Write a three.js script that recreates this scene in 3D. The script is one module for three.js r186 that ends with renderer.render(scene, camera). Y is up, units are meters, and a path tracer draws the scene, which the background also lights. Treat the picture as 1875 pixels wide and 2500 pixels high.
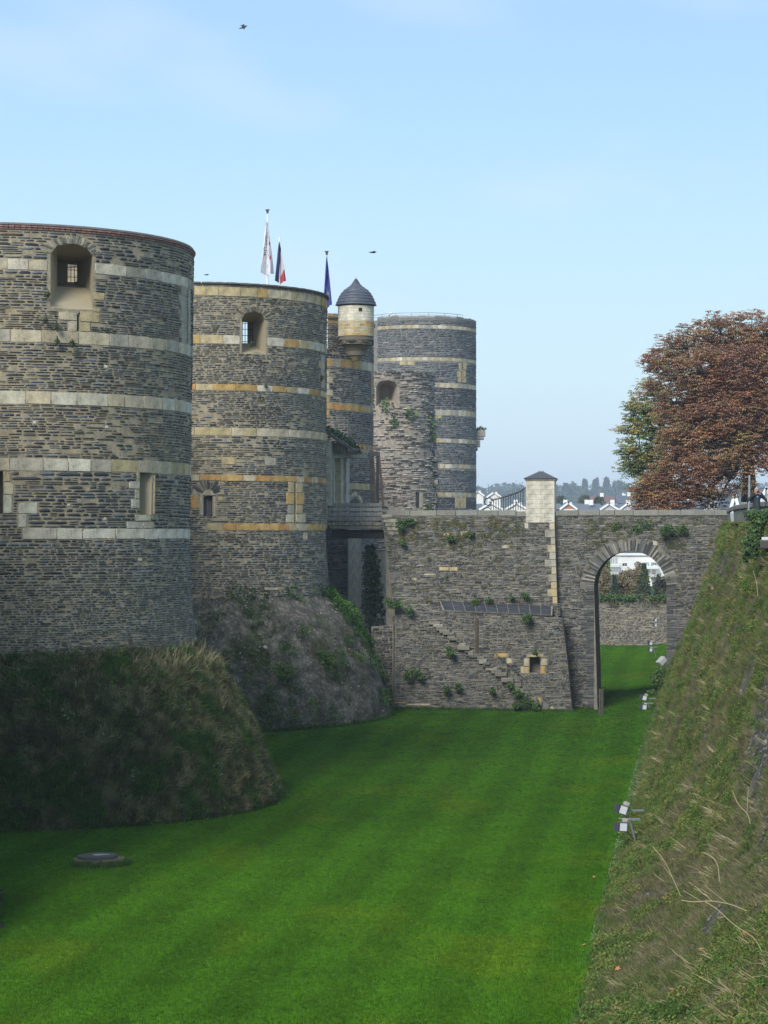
import * as THREE from 'three';
import { mergeGeometries } from 'three/addons/utils/BufferGeometryUtils.js';
import { RoundedBoxGeometry } from 'three/addons/geometries/RoundedBoxGeometry.js';
import { ConvexGeometry } from 'three/addons/geometries/ConvexGeometry.js';
import { MarchingCubes } from 'three/addons/objects/MarchingCubes.js';
import { Brush, Evaluator, SUBTRACTION } from 'three-bvh-csg';

// ---------------------------------------------------------------- camera, sky, sun, exposure
const FPX = 5500, HZ = 1320, CX = 937.5, EYE = 11;      // lens in pixels of the 1875 x 2500 photograph, horizon row, eye height over the lawn
const scene = new THREE.Scene();
const camera = new THREE.PerspectiveCamera(2 * Math.atan(1250 / FPX) * 180 / Math.PI, 0.75, 1, 9000);
camera.position.set(0, EYE, 0);
camera.rotation.set(Math.atan((HZ - 1250) / FPX), 0, 0);
const renderer = new THREE.WebGLRenderer({ antialias: true });
renderer.toneMapping = THREE.LinearToneMapping;
renderer.toneMappingExposure = 2.7;
renderer.shadowMap.enabled = true;

function hash3(x, y, z) { let h = Math.imul(x | 0, 374761393) ^ Math.imul(y | 0, 668265263) ^ Math.imul(z | 0, 2147483647 ^ 0x5bd1e995); h = Math.imul(h ^ (h >>> 13), 1274126177); h = Math.imul(h ^ (h >>> 16), 0x85ebca6b); return ((h ^ (h >>> 13)) >>> 0) / 4294967296; }
const fade = t => t * t * (3 - 2 * t), mixn = (a, b, t) => a + (b - a) * t, clamp = (x, a = 0, b = 1) => Math.min(b, Math.max(a, x)), smooth = (a, b, x) => fade(clamp((x - a) / (b - a)));
function n3(x, y = 0, z = 0, per = 0) {
  const X = Math.floor(x), Y = Math.floor(y), Z = Math.floor(z), u = fade(x - X), v = fade(y - Y), w = fade(z - Z), m = per ? k => ((k % per) + per) % per : k => k;
  const c = (i, j, k) => hash3(m(X + i), m(Y + j), Z + k);
  return mixn(mixn(mixn(c(0, 0, 0), c(1, 0, 0), u), mixn(c(0, 1, 0), c(1, 1, 0), u), v), mixn(mixn(c(0, 0, 1), c(1, 0, 1), u), mixn(c(0, 1, 1), c(1, 1, 1), u), v), w);
}
function fbm(x, y, z = 0, oct = 4, per = 0) { let s = 0, a = 0.5, t = 0; for (let i = 0; i < oct; i++) { s += a * n3(x, y, z + i * 7.3, per); t += a; a *= 0.5; x *= 2; y *= 2; z *= 2; per *= 2; } return s / t; }
function rng(seed) { let a = seed >>> 0; const f = () => { a = (a + 0x6D2B79F5) | 0; let t = Math.imul(a ^ (a >>> 15), 1 | a); t = (t + Math.imul(t ^ (t >>> 7), 61 | t)) ^ t; return ((t ^ (t >>> 14)) >>> 0) / 4294967296; }; f.r = (p, q) => p + (q - p) * f(); f.pick = l => l[Math.floor(f() * l.length)]; return f; }

{ // hazy morning sky: pale near the horizon, deeper blue overhead, a few thin wisps
  const w = 1024, h = 512, data = new Float32Array(w * h * 4);
  const stops = [[-90, 0.1667, 0.1667, 0.1528], [-1, 0.2083, 0.2315, 0.2546], [0, 0.2262, 0.2704, 0.322], [1.05, 0.2444, 0.2988, 0.3547], [2.1, 0.2688, 0.3331, 0.3805], [4.4, 0.265, 0.35, 0.391], [7.5, 0.2266, 0.3306, 0.3909], [10.5, 0.1852, 0.2935, 0.387], [13.2, 0.1648, 0.2657, 0.387], [25, 0.19, 0.275, 0.375], [45, 0.208, 0.276, 0.355], [90, 0.208, 0.266, 0.338]];
  for (let j = 0; j < h; j++) {
    const el = (j + .5) / h * 180 - 90; let k = 0; while (k < stops.length - 2 && el > stops[k + 1][0]) k++;
    const A = stops[k], B = stops[k + 1], t = clamp((el - A[0]) / (B[0] - A[0]));
    for (let i = 0; i < w; i++) {
      const az = (i + .5) / w * 2 * Math.PI - Math.PI, o = (j * w + i) * 4, cx = Math.cos(az) * 14, cz = Math.sin(az) * 14;
      const wisp = smooth(.52, .80, fbm(cx + el * .35, el * .9 + 3, cz, 4)) * .32 * smooth(3, 8, el);
      for (let c = 0; c < 3; c++) data[o + c] = mixn(A[c + 1], B[c + 1], t) * (1 - wisp) + wisp * [.285, .33, .39][c];
      data[o + 3] = 1;
    }
  }
  const sky = new THREE.DataTexture(data, w, h, THREE.RGBAFormat, THREE.FloatType);
  sky.mapping = THREE.EquirectangularReflectionMapping; sky.magFilter = THREE.LinearFilter; sky.needsUpdate = true;
  scene.background = sky; scene.environment = sky;
}
const sun = new THREE.DirectionalLight(new THREE.Color(1, .955, .88), 1.5);
{
  const el = 33 * Math.PI / 180, az = 24 * Math.PI / 180;   // veiled sun behind the camera, to its left
  sun.position.set(-Math.sin(az) * Math.cos(el) * 300, Math.sin(el) * 300, Math.cos(az) * Math.cos(el) * 300 - 100);
  sun.target.position.set(0, 0, -100); sun.castShadow = true; sun.shadow.radius = 42; sun.shadow.mapSize.set(4096, 4096);
  Object.assign(sun.shadow.camera, { left: -160, right: 160, top: 160, bottom: -160, near: 10, far: 900 });
  scene.add(sun, sun.target);
}
scene.fog = new THREE.FogExp2(new THREE.Color().setRGB(.60, .69, .80), 0.00025);

// ---------------------------------------------------------------- helpers
const V3 = THREE.Vector3, used = {};
const numbered = n => { used[n] = (used[n] ?? -1) + 1; return used[n] ? `${n}_${String(used[n]).padStart(3, '0')}` : n; };
const P = (u, v, d) => new V3((u - CX) / FPX * d, EYE + (HZ - v) / FPX * d, -d);     // the point at depth d that shows at photo pixel (u, v)
function mesh(name, geo, mat, parent) { const m = new THREE.Mesh(geo, mat); m.name = name; m.castShadow = m.receiveShadow = true; if (parent) parent.add(m); return m; }
function tag(o, label, category, group, kind) { o.userData.label = label; o.userData.category = category; if (group) o.userData.group = group; if (kind) o.userData.kind = kind; return o; }
function thing(name, label, category, pos = [0, 0, 0], turn = 0, group) { const g = new THREE.Group(); g.name = numbered(name); g.position.set(...pos); g.rotation.y = turn; scene.add(g); return tag(g, label, category, group); }
function solo(name, geo, mat, label, category, group, pos) { const m = mesh(numbered(name), geo, mat, scene); if (pos) m.position.set(...pos); return tag(m, label, category, group); }
function struct(name, geo, mat) { const m = mesh(name, geo, mat, scene); m.userData.kind = 'structure'; return m; }
const col = (r, g, b) => new THREE.Color().setRGB(r, g, b);
const jit = (c, R, a = .2) => { const k = 1 + R.r(-a, a); return [c[0] * k * R.r(.98, 1.02), c[1] * k * R.r(.99, 1.01), c[2] * k * R.r(.97, 1.03)]; };

function tex(size, fn, srgb = true, repeat) { // fn(x, y in 0..1) -> [r,g,b] 0..1
  const d = new Uint8Array(size * size * 4);
  for (let j = 0; j < size; j++) for (let i = 0; i < size; i++) { const c = fn(i / size, j / size), o = (j * size + i) * 4; d[o] = clamp(c[0]) * 255; d[o + 1] = clamp(c[1]) * 255; d[o + 2] = clamp(c[2]) * 255; d[o + 3] = 255; }
  const t = new THREE.DataTexture(d, size, size); t.wrapS = t.wrapT = THREE.RepeatWrapping; t.magFilter = THREE.LinearFilter; t.minFilter = THREE.LinearMipmapLinearFilter; t.generateMipmaps = true; if (srgb) t.colorSpace = THREE.SRGBColorSpace; if (repeat) t.repeat.set(repeat, repeat); t.needsUpdate = true; return t;
}
const grey = g => [g, g, g];
const grainT = tex(512, (x, y) => grey(.72 + .28 * fbm(x * 24, y * 24, 1, 4, 24) - .18 * smooth(.6, .8, fbm(x * 60, y * 60, 5, 2, 60)) + .10 * fbm(x * 6, y * 6, 9, 2, 6)));
const grainB = tex(512, (x, y) => grey(fbm(x * 20, y * 40, 3, 4, 20)), false);
const mortarT = tex(512, (x, y) => { const a = fbm(x * 5, y * 5, 2, 4, 5), b = fbm(x * 40, y * 40, 4, 3, 40), k = .62 + .30 * a + .24 * (b - .5), w = smooth(.45, .7, fbm(x * 9, y * 9, 8, 3, 9)); return [k * mixn(1, .93, w), k * mixn(.97, .93, w), k * mixn(.92, .96, w)]; });
const limeT = tex(512, (x, y) => { const a = fbm(x * 4, y * 4, 12, 4, 4), pits = smooth(.66, .8, fbm(x * 50, y * 50, 3, 2, 50)), st = smooth(.5, .85, fbm(x * 16, y * 3, 6, 4, 0)); const k = .72 + .34 * a - .22 * pits - .12 * st; return [k, k * .985, k * .95]; });
const earthT = tex(1024, (x, y) => { const a = fbm(x * 10, y * 10, 2, 5, 10), b = fbm(x * 70, y * 70, 4, 3, 70), c = smooth(.56, .66, fbm(x * 34, y * 34, 9, 2, 34)); const k = .56 + .5 * (a - .4) + .34 * (b - .5) + .16 * c; return [k, k * .98, k * .94]; }, true, .25);
const streakT = tex(512, (x, y) => { const s = fbm(x * 22, y * 4, 3, 4, 0), k = .66 + .42 * s; return grey(k); });
const std = (o) => new THREE.MeshStandardMaterial({ roughness: .92, ...o });
const M = {
  stone: std({ vertexColors: true, map: grainT, bumpMap: grainB, bumpScale: .012, roughness: .78 }),
  lime: std({ vertexColors: true, map: limeT, bumpMap: grainB, bumpScale: .006 }),
  mortarDark: std({ color: col(.33, .32, .28), map: mortarT, bumpMap: mortarT, bumpScale: .04 }),
  mortar: std({ color: col(.53, .475, .345), map: mortarT, bumpMap: mortarT, bumpScale: .03 }),
  mortarGrey: std({ color: col(.48, .455, .39), map: mortarT, bumpMap: mortarT, bumpScale: .03 }),
  mortarPink: std({ color: col(.56, .50, .435), map: mortarT, bumpMap: mortarT, bumpScale: .03 }),
  plain: std({ vertexColors: true }),
  earth: std({ vertexColors: true, map: earthT, bumpMap: grainB, bumpScale: .03, roughness: 1 }),
  leaf: new THREE.MeshPhysicalMaterial({ vertexColors: true, roughness: .75, side: THREE.DoubleSide, transmission: .25, thickness: 0 }),
  blade: new THREE.MeshPhysicalMaterial({ color: 0xffffff, roughness: .9, specularIntensity: .2, side: THREE.DoubleSide }),
  iron: std({ color: col(.025, .027, .03), roughness: .6, metalness: .3 }),
  slate: std({ vertexColors: true, map: grainT, roughness: .55 }),
  wood: std({ vertexColors: true, map: streakT, roughness: .85 }),
  galv: std({ color: col(.42, .46, .50), roughness: .45, metalness: .6, map: grainT }),
  white: std({ color: col(.78, .78, .76), roughness: .6 }),
  dark: std({ color: col(.02, .02, .022), roughness: .7 }),
  glass: std({ color: col(.05, .07, .09), roughness: .08, metalness: .1 }),
};

class GB { // triangle collector
  constructor() { this.p = []; this.c = []; this.t = []; this.i = []; }
  v(p, c, u = 0, w = 0) { this.p.push(p[0], p[1], p[2]); this.c.push(c[0], c[1], c[2]); this.t.push(u, w); return this.p.length / 3 - 1; }
  tri(a, b, c) { this.i.push(a, b, c); }
  quad(a, b, c, d) { this.i.push(a, b, c, a, c, d); }
  geo() {
    const g = new THREE.BufferGeometry(); g.setAttribute('position', new THREE.Float32BufferAttribute(this.p, 3)); g.setAttribute('color', new THREE.Float32BufferAttribute(this.c, 3));
    g.setAttribute('uv', new THREE.Float32BufferAttribute(this.t, 2)); g.setIndex(this.i); g.computeVertexNormals(); return g;
  }
  // a raised piece on a surface: outline in (s, y), S maps (s, y, out) to a point
  slab(S, pts, lo, hi, inset, c, flat = true) {
    let cs = 0, cy = 0; for (const q of pts) { cs += q[0]; cy += q[1]; } cs /= pts.length; cy /= pts.length; const n = pts.length;
    const o = pts.map(q => this.v(S(q[0], q[1], lo), c, q[0], q[1]));
    const sh = (q, k) => { const dx = cs - q[0], dy = cy - q[1]; return [q[0] + Math.sign(dx) * Math.min(Math.abs(dx) * .6, inset * k), q[1] + Math.sign(dy) * Math.min(Math.abs(dy) * .6, inset * k)]; };
    const f = pts.map(q => { const a = sh(q, 1); return this.v(S(a[0], a[1], hi), c, a[0], a[1]); });
    for (let k = 0; k < n; k++) { const m = (k + 1) % n; this.quad(o[k], o[m], f[m], f[k]); }
    const g = flat ? pts.map(q => { const a = sh(q, 1); return this.v(S(a[0], a[1], hi), c, a[0], a[1]); }) : f;
    const ctr = this.v(S(cs, cy, hi), c, cs, cy);
    for (let k = 0; k < n; k++) this.tri(g[k], g[(k + 1) % n], ctr);
  }
}
function painted(g, c) { const n = g.attributes.position.count, a = new Float32Array(n * 3); for (let i = 0; i < n; i++) { a[3 * i] = c[0]; a[3 * i + 1] = c[1]; a[3 * i + 2] = c[2]; } g.setAttribute('color', new THREE.BufferAttribute(a, 3)); return g; }
const flatN = g => { g = g.index ? g.toNonIndexed() : g; g.computeVertexNormals(); return g; };
const metreUV = g => { const p = g.attributes.position, n = g.attributes.normal, u = g.attributes.uv; for (let i = 0; i < p.count; i++) { const sx = Math.abs(n.getX(i)) > .7; u.setXY(i, (sx ? p.getZ(i) : p.getX(i)) * .9, (Math.abs(n.getY(i)) > .7 ? p.getZ(i) : p.getY(i)) * .9); } return g; };
const box = (w, h, d, x = 0, y = 0, z = 0, c = [1, 1, 1], r = 0) => painted(metreUV((r ? flatN(new RoundedBoxGeometry(w, h, d, 1, r)) : new THREE.BoxGeometry(w, h, d)).translate(x, y, z)), c);
function tube(pts, r, c = [1, 1, 1], seg = 6, n) { return painted(new THREE.TubeGeometry(new THREE.CatmullRomCurve3(pts.map(p => new V3(...p))), n ?? Math.max(2, pts.length * 3), r, seg, false), c); }
function limb(a, b, r0, r1, c, seg = 8) { const A = new V3(...a), B = new V3(...b), L = A.distanceTo(B), g = new THREE.CylinderGeometry(r1, r0, L, seg, 2); g.translate(0, L / 2, 0); g.applyQuaternion(new THREE.Quaternion().setFromUnitVectors(new V3(0, 1, 0), B.clone().sub(A).normalize())); g.translate(...a); return painted(g, c); }
const merge = l => mergeGeometries(l.map(g => { g = g.index ? g.toNonIndexed() : g; for (const k of Object.keys(g.attributes)) if (!['position', 'normal', 'uv', 'color'].includes(k)) g.deleteAttribute(k); return g; }));
const LIM = { old: [.58, .52, .39], fresh: [.68, .65, .55], ochre: [.56, .38, .15], orange: [.52, .30, .11], buff: [.55, .46, .28], grey: [.44, .42, .36] };

// ---------------------------------------------------------------- masonry: rubble courses and dressed blocks laid on any surface
const bigStones = [];
function rubble(o) { // {S, s0, s1, y0, y1, ch:[..], len:[..], gap, blocks:[y=>[a,b]|null], color(s,y,R), thick, seed, sink:GB, list, view(s,y)}
  const R = rng(o.seed), sink = o.sink; let y = o.y0; if (o.fine) o = { ...o, ch: o.ch.map(q => q * o.fine), len: o.len.map(q => q * o.fine) };
  while (y < o.y1 - .02) {
    let h = Math.min(R.r(...o.ch), o.y1 - y); if (o.y1 - y - h < o.ch[0] * .7) h = o.y1 - y;
    const ym = y + h / 2; let free = [[o.s0 + R.r(-.1, .1), o.s1]];
    for (const b of o.blocks || []) { const k = b(ym, h); if (!k) continue; free = free.flatMap(([a, c]) => k[1] <= a || k[0] >= c ? [[a, c]] : [[a, k[0]], [k[1], c]]).filter(([a, c]) => c - a > .06); }
    for (const [a, c] of free) {
      let s = a;
      while (s < c - .05) {
        const zone = o.zone ? o.zone(s, ym) : 1; let w = Math.min(R.r(...o.len) * zone * (R() < .18 ? 1.7 : 1), c - s); if (c - s - w < o.len[0] * .6) w = c - s;
        const sc = s + w / 2; s += w;
        if (R() < (o.miss ? o.miss(sc, ym) : .06)) continue;
        const parts = h > o.ch[0] * 1.4 && R() < .3 ? [[-h * .26, h * .46], [h * .24, h * .5]] : [[0, h]];
        for (const [dy, hh] of parts) {
          const g = o.gap * R.r(.6, 1.6), a2 = Math.max(.02, w / 2 - g / 2), b2 = Math.max(.012, hh / 2 - g * .38) * R.r(.86, 1), yo = ym + dy + R.r(-.12, .12) * (hh / 2 - b2), e = () => R.r(.55, .95), q = () => R.r(.80, 1.0);
          const tl = R.r(-.5, .5), tr = R.r(-.5, .5), wob = o.wave ? o.wave(sc, ym) : 0;
          const pts = [[-a2, b2 * (tl - .35)], [-a2 * e(), -b2 * q()], [a2 * R.r(-.2, .2), -b2 * q()], [a2 * e(), -b2 * q()], [a2, b2 * (tr - .35)], [a2 * R.r(.9, 1), b2 * (tr * .5 + .35)], [a2 * e(), b2 * q()], [-a2 * R.r(.1, .9), b2 * q()]].map(([x, z]) => [sc + x, yo + z + wob]);
          const c3 = o.color(sc, yo, R), hi = o.thick * R.r(.35, 1.25);
          if (o.list && (!o.view || o.view(sc, yo))) o.list.push({ a: a2 * b2, S: o.S, pts, hi, c3 }); else sink.slab(o.S, pts, -.03, hi, Math.min(.02, b2 * .4), c3, false);
        }
      }
    }
    y += h;
  }
}
function placeRubble(list, sink, parent, name, most, mat = M.stone) { // the largest stones in view as meshes of their own, the rest joined
  list.sort((p, q) => q.a - p.a);
  list.forEach((q, i) => { if (i < most) { const g = new GB(); g.slab(q.S, q.pts, -.03, q.hi * 1.1, .022, q.c3, false); mesh(name, g.geo(), mat, parent); } else sink.slab(q.S, q.pts, -.03, q.hi, .018, q.c3, false); });
  const m = mesh('rubble_stones', sink.geo(), mat, parent); m.userData.kind = 'stuff'; return m;
}
function block(S, s0, s1, y0, y1, c, parent, hi = .03, name = 'limestone_block', mat = M.lime, skew = 0) {
  const g = new GB(), m = (s0 + s1) / 2, k = .006, j = (q) => (hash3(Math.round(s0 * 977), Math.round(y0 * 991), q) - .5) * Math.min(.035, (y1 - y0) * .07), f = hash3(Math.round(s1 * 913), Math.round(y1 * 947), 3); g.slab(S, [[s0 + k + j(1), y0 + k + j(2)], [m + j(3) * 4, y0 + k + j(4)], [s1 - k + j(5), y0 + k + skew + j(6)], ...(f > .86 ? [[s1 - k, y1 - .1], [s1 - .09, y1 - .02]] : [[s1 - k + j(7), y1 - k + skew + j(8)]]), [m + j(9) * 4, y1 - k + j(10)], ...(f < .12 ? [[s0 + .08, y1 - .03], [s0 + k, y1 - .12]] : [[s0 + k + j(11), y1 - k + j(12)]])], -.06, hi, .014, c); return mesh(name, g.geo(), mat, parent);
}
function bandOf(S, s0, s1, y0, y1, len, colors, R, parent, blocks = []) {
  let free = [[s0, s1]]; for (const b of blocks) { const k = b((y0 + y1) / 2, y1 - y0); if (k) free = free.flatMap(([a, c]) => k[1] <= a || k[0] >= c ? [[a, c]] : [[a, k[0]], [k[1], c]]).filter(([a, c]) => c - a > .1); }
  for (const [a, c] of free) { let s = a; while (s < c - .05) { let w = Math.min(R.r(...len), c - s); if (c - s - w < len[0] * .5) w = c - s; block(S, s, s + w, y0 + R.r(-.012, .012), y1 + R.r(-.012, .012), jit(R.pick(colors), R, .13), parent, R.r(.016, .045)); s += w; } }
}
const ev = new Evaluator(); ev.useGroups = false; ev.attributes = ['position', 'normal', 'uv'];
function cut(geo, cutters) { let b = new Brush(geo); b.updateMatrixWorld(); for (const c of cutters) { if (!c.attributes.uv) c.setAttribute('uv', new THREE.BufferAttribute(new Float32Array(c.attributes.position.count * 2), 2)); const k = new Brush(c); k.updateMatrixWorld(); b = ev.evaluate(b, k, SUBTRACTION); } return b.geometry; }
function ring(outer, inner, th0, th1, seg, full) { // closed wall solid: outer/inner lists of [r, y] of one length; angle 0 faces the camera
  const g = new GB(), prof = [...outer, ...inner.slice().reverse()], n = prof.length, w = [1, 1, 1], N = full ? seg : seg + 1;
  for (let k = 0; k < N; k++) { const t = th0 + (th1 - th0) * k / seg; for (const [r, y] of prof) g.v([r * Math.sin(t), y, r * Math.cos(t)], w, t * 8, y); }
  for (let k = 0; k < seg; k++) for (let j = 0; j < n; j++) { const a = k * n + j, b = ((k + 1) % (full ? seg : N + 9)) * n + j, c = ((k + 1) % (full ? seg : N + 9)) * n + (j + 1) % n, d = k * n + (j + 1) % n; g.quad(a, b, c, d); }
  if (!full) { const h = n / 2; for (let j = 0; j < h - 1; j++) { g.quad(j, j + 1, n - 2 - j, n - 1 - j); const o = seg * n; g.quad(o + j + 1, o + j, o + n - 1 - j, o + n - 2 - j); } }
  const q = g.geo().toNonIndexed(); q.computeVertexNormals(); q.deleteAttribute('color'); return q;
}
const profAt = (prof, y) => { let k = 0; while (k < prof.length - 2 && y > prof[k + 1][0]) k++; const A = prof[k], B = prof[k + 1]; return mixn(A[1], B[1], clamp((y - A[0]) / (B[0] - A[0]))); };

// a round tower: group at its foot; S(s, y, out) runs along its face, s in metres from the line facing the camera
function Tower(name, label, cx, d, prof, ref) {
  const g = thing(name, label, 'tower', [cx, 0, -d]), T = { g, cx, d, prof, ref };
  T.R = y => profAt(prof, y);
  T.S = (s, y, out) => { const t = s / ref, r = T.R(y) + out; return [r * Math.sin(t), y, r * Math.cos(t)]; };
  T.at = (u, v, inset = 0) => { // photo pixel -> [s, y] on the face
    let r = ref, hit; const dx = (u - CX) / FPX; for (let k = 0; k < 6; k++) { // (dx t - cx)^2 + (t - d)^2 = r^2
      const a = dx * dx + 1, b = -2 * (dx * cx + d), c = cx * cx + d * d - (r - inset) * (r - inset), D = Math.max(0, b * b - 4 * a * c), t = (-b - Math.sqrt(D)) / (2 * a); hit = [dx * t - cx, EYE + (HZ - v) / FPX * t, d - t]; r = T.R(hit[1]); }
    return [Math.atan2(hit[0], hit[2]) * ref, hit[1]];
  };
  T.facing = (s, y) => { const t = s / ref, nx = Math.sin(t), nz = Math.cos(t), vx = -(cx + ref * nx), vz = d - ref * nz; return (nx * vx + nz * vz) / Math.hypot(vx, vz); };
  T.view = (s, y) => { const p = T.S(s, y, 0), D = d - p[2], u = CX + (cx + p[0]) / D * FPX; return T.facing(s, y) > .12 && u > -5 && u < 1880; };
  T.zone = (rect) => { const a = T.at(rect[0], rect[3]), b = T.at(rect[1], rect[2]); return [a[0], b[0], a[1], b[1]]; }; // [u0,u1,vTop,vBottom] -> s0,s1,y0,y1
  return T;
}
const rectBlock = (a, b, y0, y1, m = .02) => (y) => y > y0 - m && y < y1 + m ? [a - m, b + m] : null;
function archBlock(a, b, y0, ys, yc, m) { const c = (a + b) / 2, w = (b - a) / 2; return y => { if (y < y0 - .03 || y > yc + m) return null; if (y <= ys) return [a - m * .25, b + m * .25]; const k = clamp((y - ys) / (yc + m - ys)), x = (w + m) * Math.sqrt(1 - k * k); return [c - x, c + x]; }; }
function voussoirs(S, a, b, ys, yc, len, n, colors, R, parent, name = 'voussoir', sweep = [0, Math.PI]) {
  const c = (a + b) / 2, w = (b - a) / 2, h = yc - ys;
  for (let k = 0; k < n; k++) {
    const t0 = mixn(sweep[0], sweep[1], (k + R.r(.04, .14)) / n), t1 = mixn(sweep[0], sweep[1], (k + 1 - R.r(.04, .14)) / n), L = len * R.r(.62, 1.15), I = R.r(-.02, .02);
    const q = (t, e) => [c - (w + e) * Math.cos(t), ys + (h + e) * Math.sin(t)], g = new GB(); g.slab(S, [q(t0, I), q(t0, L), q(t1, L * R.r(.9, 1.05)), q(t1, I)].reverse(), -.05, R.r(.01, .05), .008, jit(R.pick(colors), R, .25)); mesh(name, g.geo(), M.stone, parent);
  }
}
function frustum(T, th, outline, inner, dOut, dIn) { // hull from an outline on the face to another one further in, run on a little at both ends
  const t = new V3(Math.cos(th), 0, -Math.sin(th)), n = new V3(Math.sin(th), 0, Math.cos(th)), pts = []; const at = (x, y, k) => t.clone().multiplyScalar(x).addScaledVector(n, k).add(new V3(0, y, 0));
  const L = dOut - dIn, e = .12; outline.forEach((q, i) => { const r = inner[i]; pts.push(at(q[0] + (q[0] - r[0]) * e, q[1] + (q[1] - r[1]) * e, dOut + L * e), at(r[0] - (q[0] - r[0]) * e * 0, r[1], dIn - L * .02)); }); return new ConvexGeometry(pts);
}
// slate tones
const SL = { black: [.030, .034, .043], dark: [.055, .062, .074], mid: [.095, .106, .118], blue: [.13, .155, .178], brown: [.11, .083, .058], olive: [.145, .15, .118], tan: [.27, .235, .165], pale: [.30, .29, .25], rust: [.20, .12, .06] };
const toned = (w) => { const e = Object.entries(w), sum = e.reduce((a, q) => a + q[1], 0); return R => { let k = R() * sum; for (const [n, v] of e) if ((k -= v) < 0) return jit(SL[n], R, .22); return SL.dark; }; };

// ---------------------------------------------------------------- ground, lawn, banks
const ALPHA = Math.atan(.1386), bankX = d => 4.48 + .1386 * (d - 51.3);       // foot of the right-hand bank
const lawnY = (x, d) => .4 * smooth(112, 142, d) - .4 * smooth(150, 175, d) + .10 * (fbm(x * .08 + 3, d * .08, 1, 3) - .5) + .25 * smooth(3, 0, Math.abs(bankX(d) - x)) * smooth(70, 100, d);
const topY = d => 11.0 + .0075 * Math.min(d, 142);                             // street level along the bank
const bankProfile = (d) => { const k = 1 - smooth(42, 118, d); return [[-.25, -.3], [0, .02], [2.0 * k + .35, .55 * k + .5], [3.6 * k + .75, 1.25 * k + 1.9], [3.6 * k + 2.3, 1.2 * k + 6.3], [3.6 * k + 3.9, .4 * k + 10.4], [3.6 * k + 4.35, topY(d)]]; };
function bankPoint(d, t, out = 0) { // t 0..1 from the lawn to the street
  const p = bankProfile(d), f = t * (p.length - 1), k = Math.min(p.length - 2, Math.floor(f)), q = f - k, A = p[k], B = p[k + 1];
  let off = mixn(A[0], B[0], q), y = mixn(A[1], B[1], q); const big = (fbm(d * .10, t * 3, 4, 4) - .5) * 1.1 * Math.sin(Math.PI * t) + (fbm(d * .9, t * 14, 8, 3) - .5) * .34 * smooth(0, .15, t) * smooth(1, .9, t);
  off += -big * .8 * smooth(.12, .3, t) - out * .9 + .5 * (fbm(d * .45, 7, 71, 4) - .5) * smooth(.4, .15, t); y += big * .35 + out * .3; return [bankX(d) + off * Math.cos(ALPHA), y, -(d - off * Math.sin(ALPHA))];
}
const heightMesh = (x0, x1, d0, d1, nx, nd, Y, C, uvk = 1, X = (x, d) => x) => { const g = new GB(); for (let j = 0; j <= nd; j++) for (let i = 0; i <= nx; i++) { const d = mixn(d0, d1, j / nd), x = X(mixn(x0, x1, i / nx), d); g.v([x, Y(x, d), -d], C(x, d), x * uvk, d * uvk); } for (let j = 0; j < nd; j++) for (let i = 0; i < nx; i++) { const a = j * (nx + 1) + i; g.quad(a, a + 1, a + nx + 2, a + nx + 1); } return g.geo(); };
{
  const turf = tex(1024, (x, y) => { const a = fbm(x * 90, y * 90, 1, 3, 90), b = fbm(x * 8, y * 8, 6, 3, 8); const k = .62 + .5 * (a - .5) + .35 * (b - .5); return [k * .95, k, k * .8]; }, true, .25);
  const lawnM = new THREE.MeshPhysicalMaterial({ vertexColors: true, map: turf, bumpMap: turf, bumpScale: .03, roughness: 1, specularIntensity: .2 });
  struct('lawn', heightMesh(-45, 34, 12, 242, 130, 420, lawnY, (x, d) => lawnColor(x, d), 1), lawnM);
  struct('ground', new THREE.PlaneGeometry(9000, 9000).rotateX(-Math.PI / 2).translate(0, -.8, -1000), std({ color: col(.10, .12, .06) }));
  // the land beyond the moat's end, rising to the town
  const farY = (x, d) => 4.25 + 7.8 * smooth(352, 480, d) + 12 * smooth(700, 1250, d) + 24 * smooth(1250, 2300, d);
  struct('far_hillside', heightMesh(-1400, 1400, 241.5, 3600, 24, 90, farY, () => [.10, .13, .06], .2), M.earth);
}
function stripe(x, d) { const off = (x - bankX(d)); return clamp(2.2 * Math.sin((off * .9 + 1.2 * fbm(d * .03, 2, 3, 2)) * 2 * Math.PI / 2.2), -1, 1); }
function lawnColor(x, d) { const s = .5 + .5 * stripe(x, d), n = fbm(x * .25, d * .12, 3, 4), m = fbm(x * 1.1, d * .8, 9, 3), y = smooth(.55, .75, fbm(x * .35 + 9, d * .18, 20, 4)); const k = (.75 + .16 * s + .26 * (n - .5) + .25 * (m - .5)); return [k * (.072 + .030 * y), k * (.200 + .008 * y), k * .010]; }
{ // right bank of weathered schist under dry grass
  const g = new GB(), nd = 560, nt = 84; for (let j = 0; j <= nd; j++) for (let i = 0; i <= nt; i++) {
    const d = mixn(12, 241, j / nd), t = i / nt, p = bankPoint(d, t), rock = rockAt(d, t), n = fbm(d * 1.3, t * 22, 5, 4), c0 = [.17 * n + .06, .14 * n + .05, .085 * n + .03], c1 = [.20 * n + .04, .195 * n + .04, .195 * n + .04];
    g.v(p, [0, 1, 2].map(k => mixn(c0[k], c1[k], rock)), d * .8, t * 10);
  }
  for (let j = 0; j < nd; j++) for (let i = 0; i < nt; i++) { const a = j * (nt + 1) + i; g.quad(a, a + 1, a + nt + 2, a + nt + 1); }
  struct('embankment', g.geo(), M.earth);
  struct('street', heightMesh(0, 1, 12, 241, 3, 120, (x, d) => topY(d) + .004, () => [.10, .10, .10], 1, (k, d) => bankX(d) + 4.2 + 3.6 * (1 - smooth(42, 118, d)) + k * 120), std({ vertexColors: true, map: grainT }));
}

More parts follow.
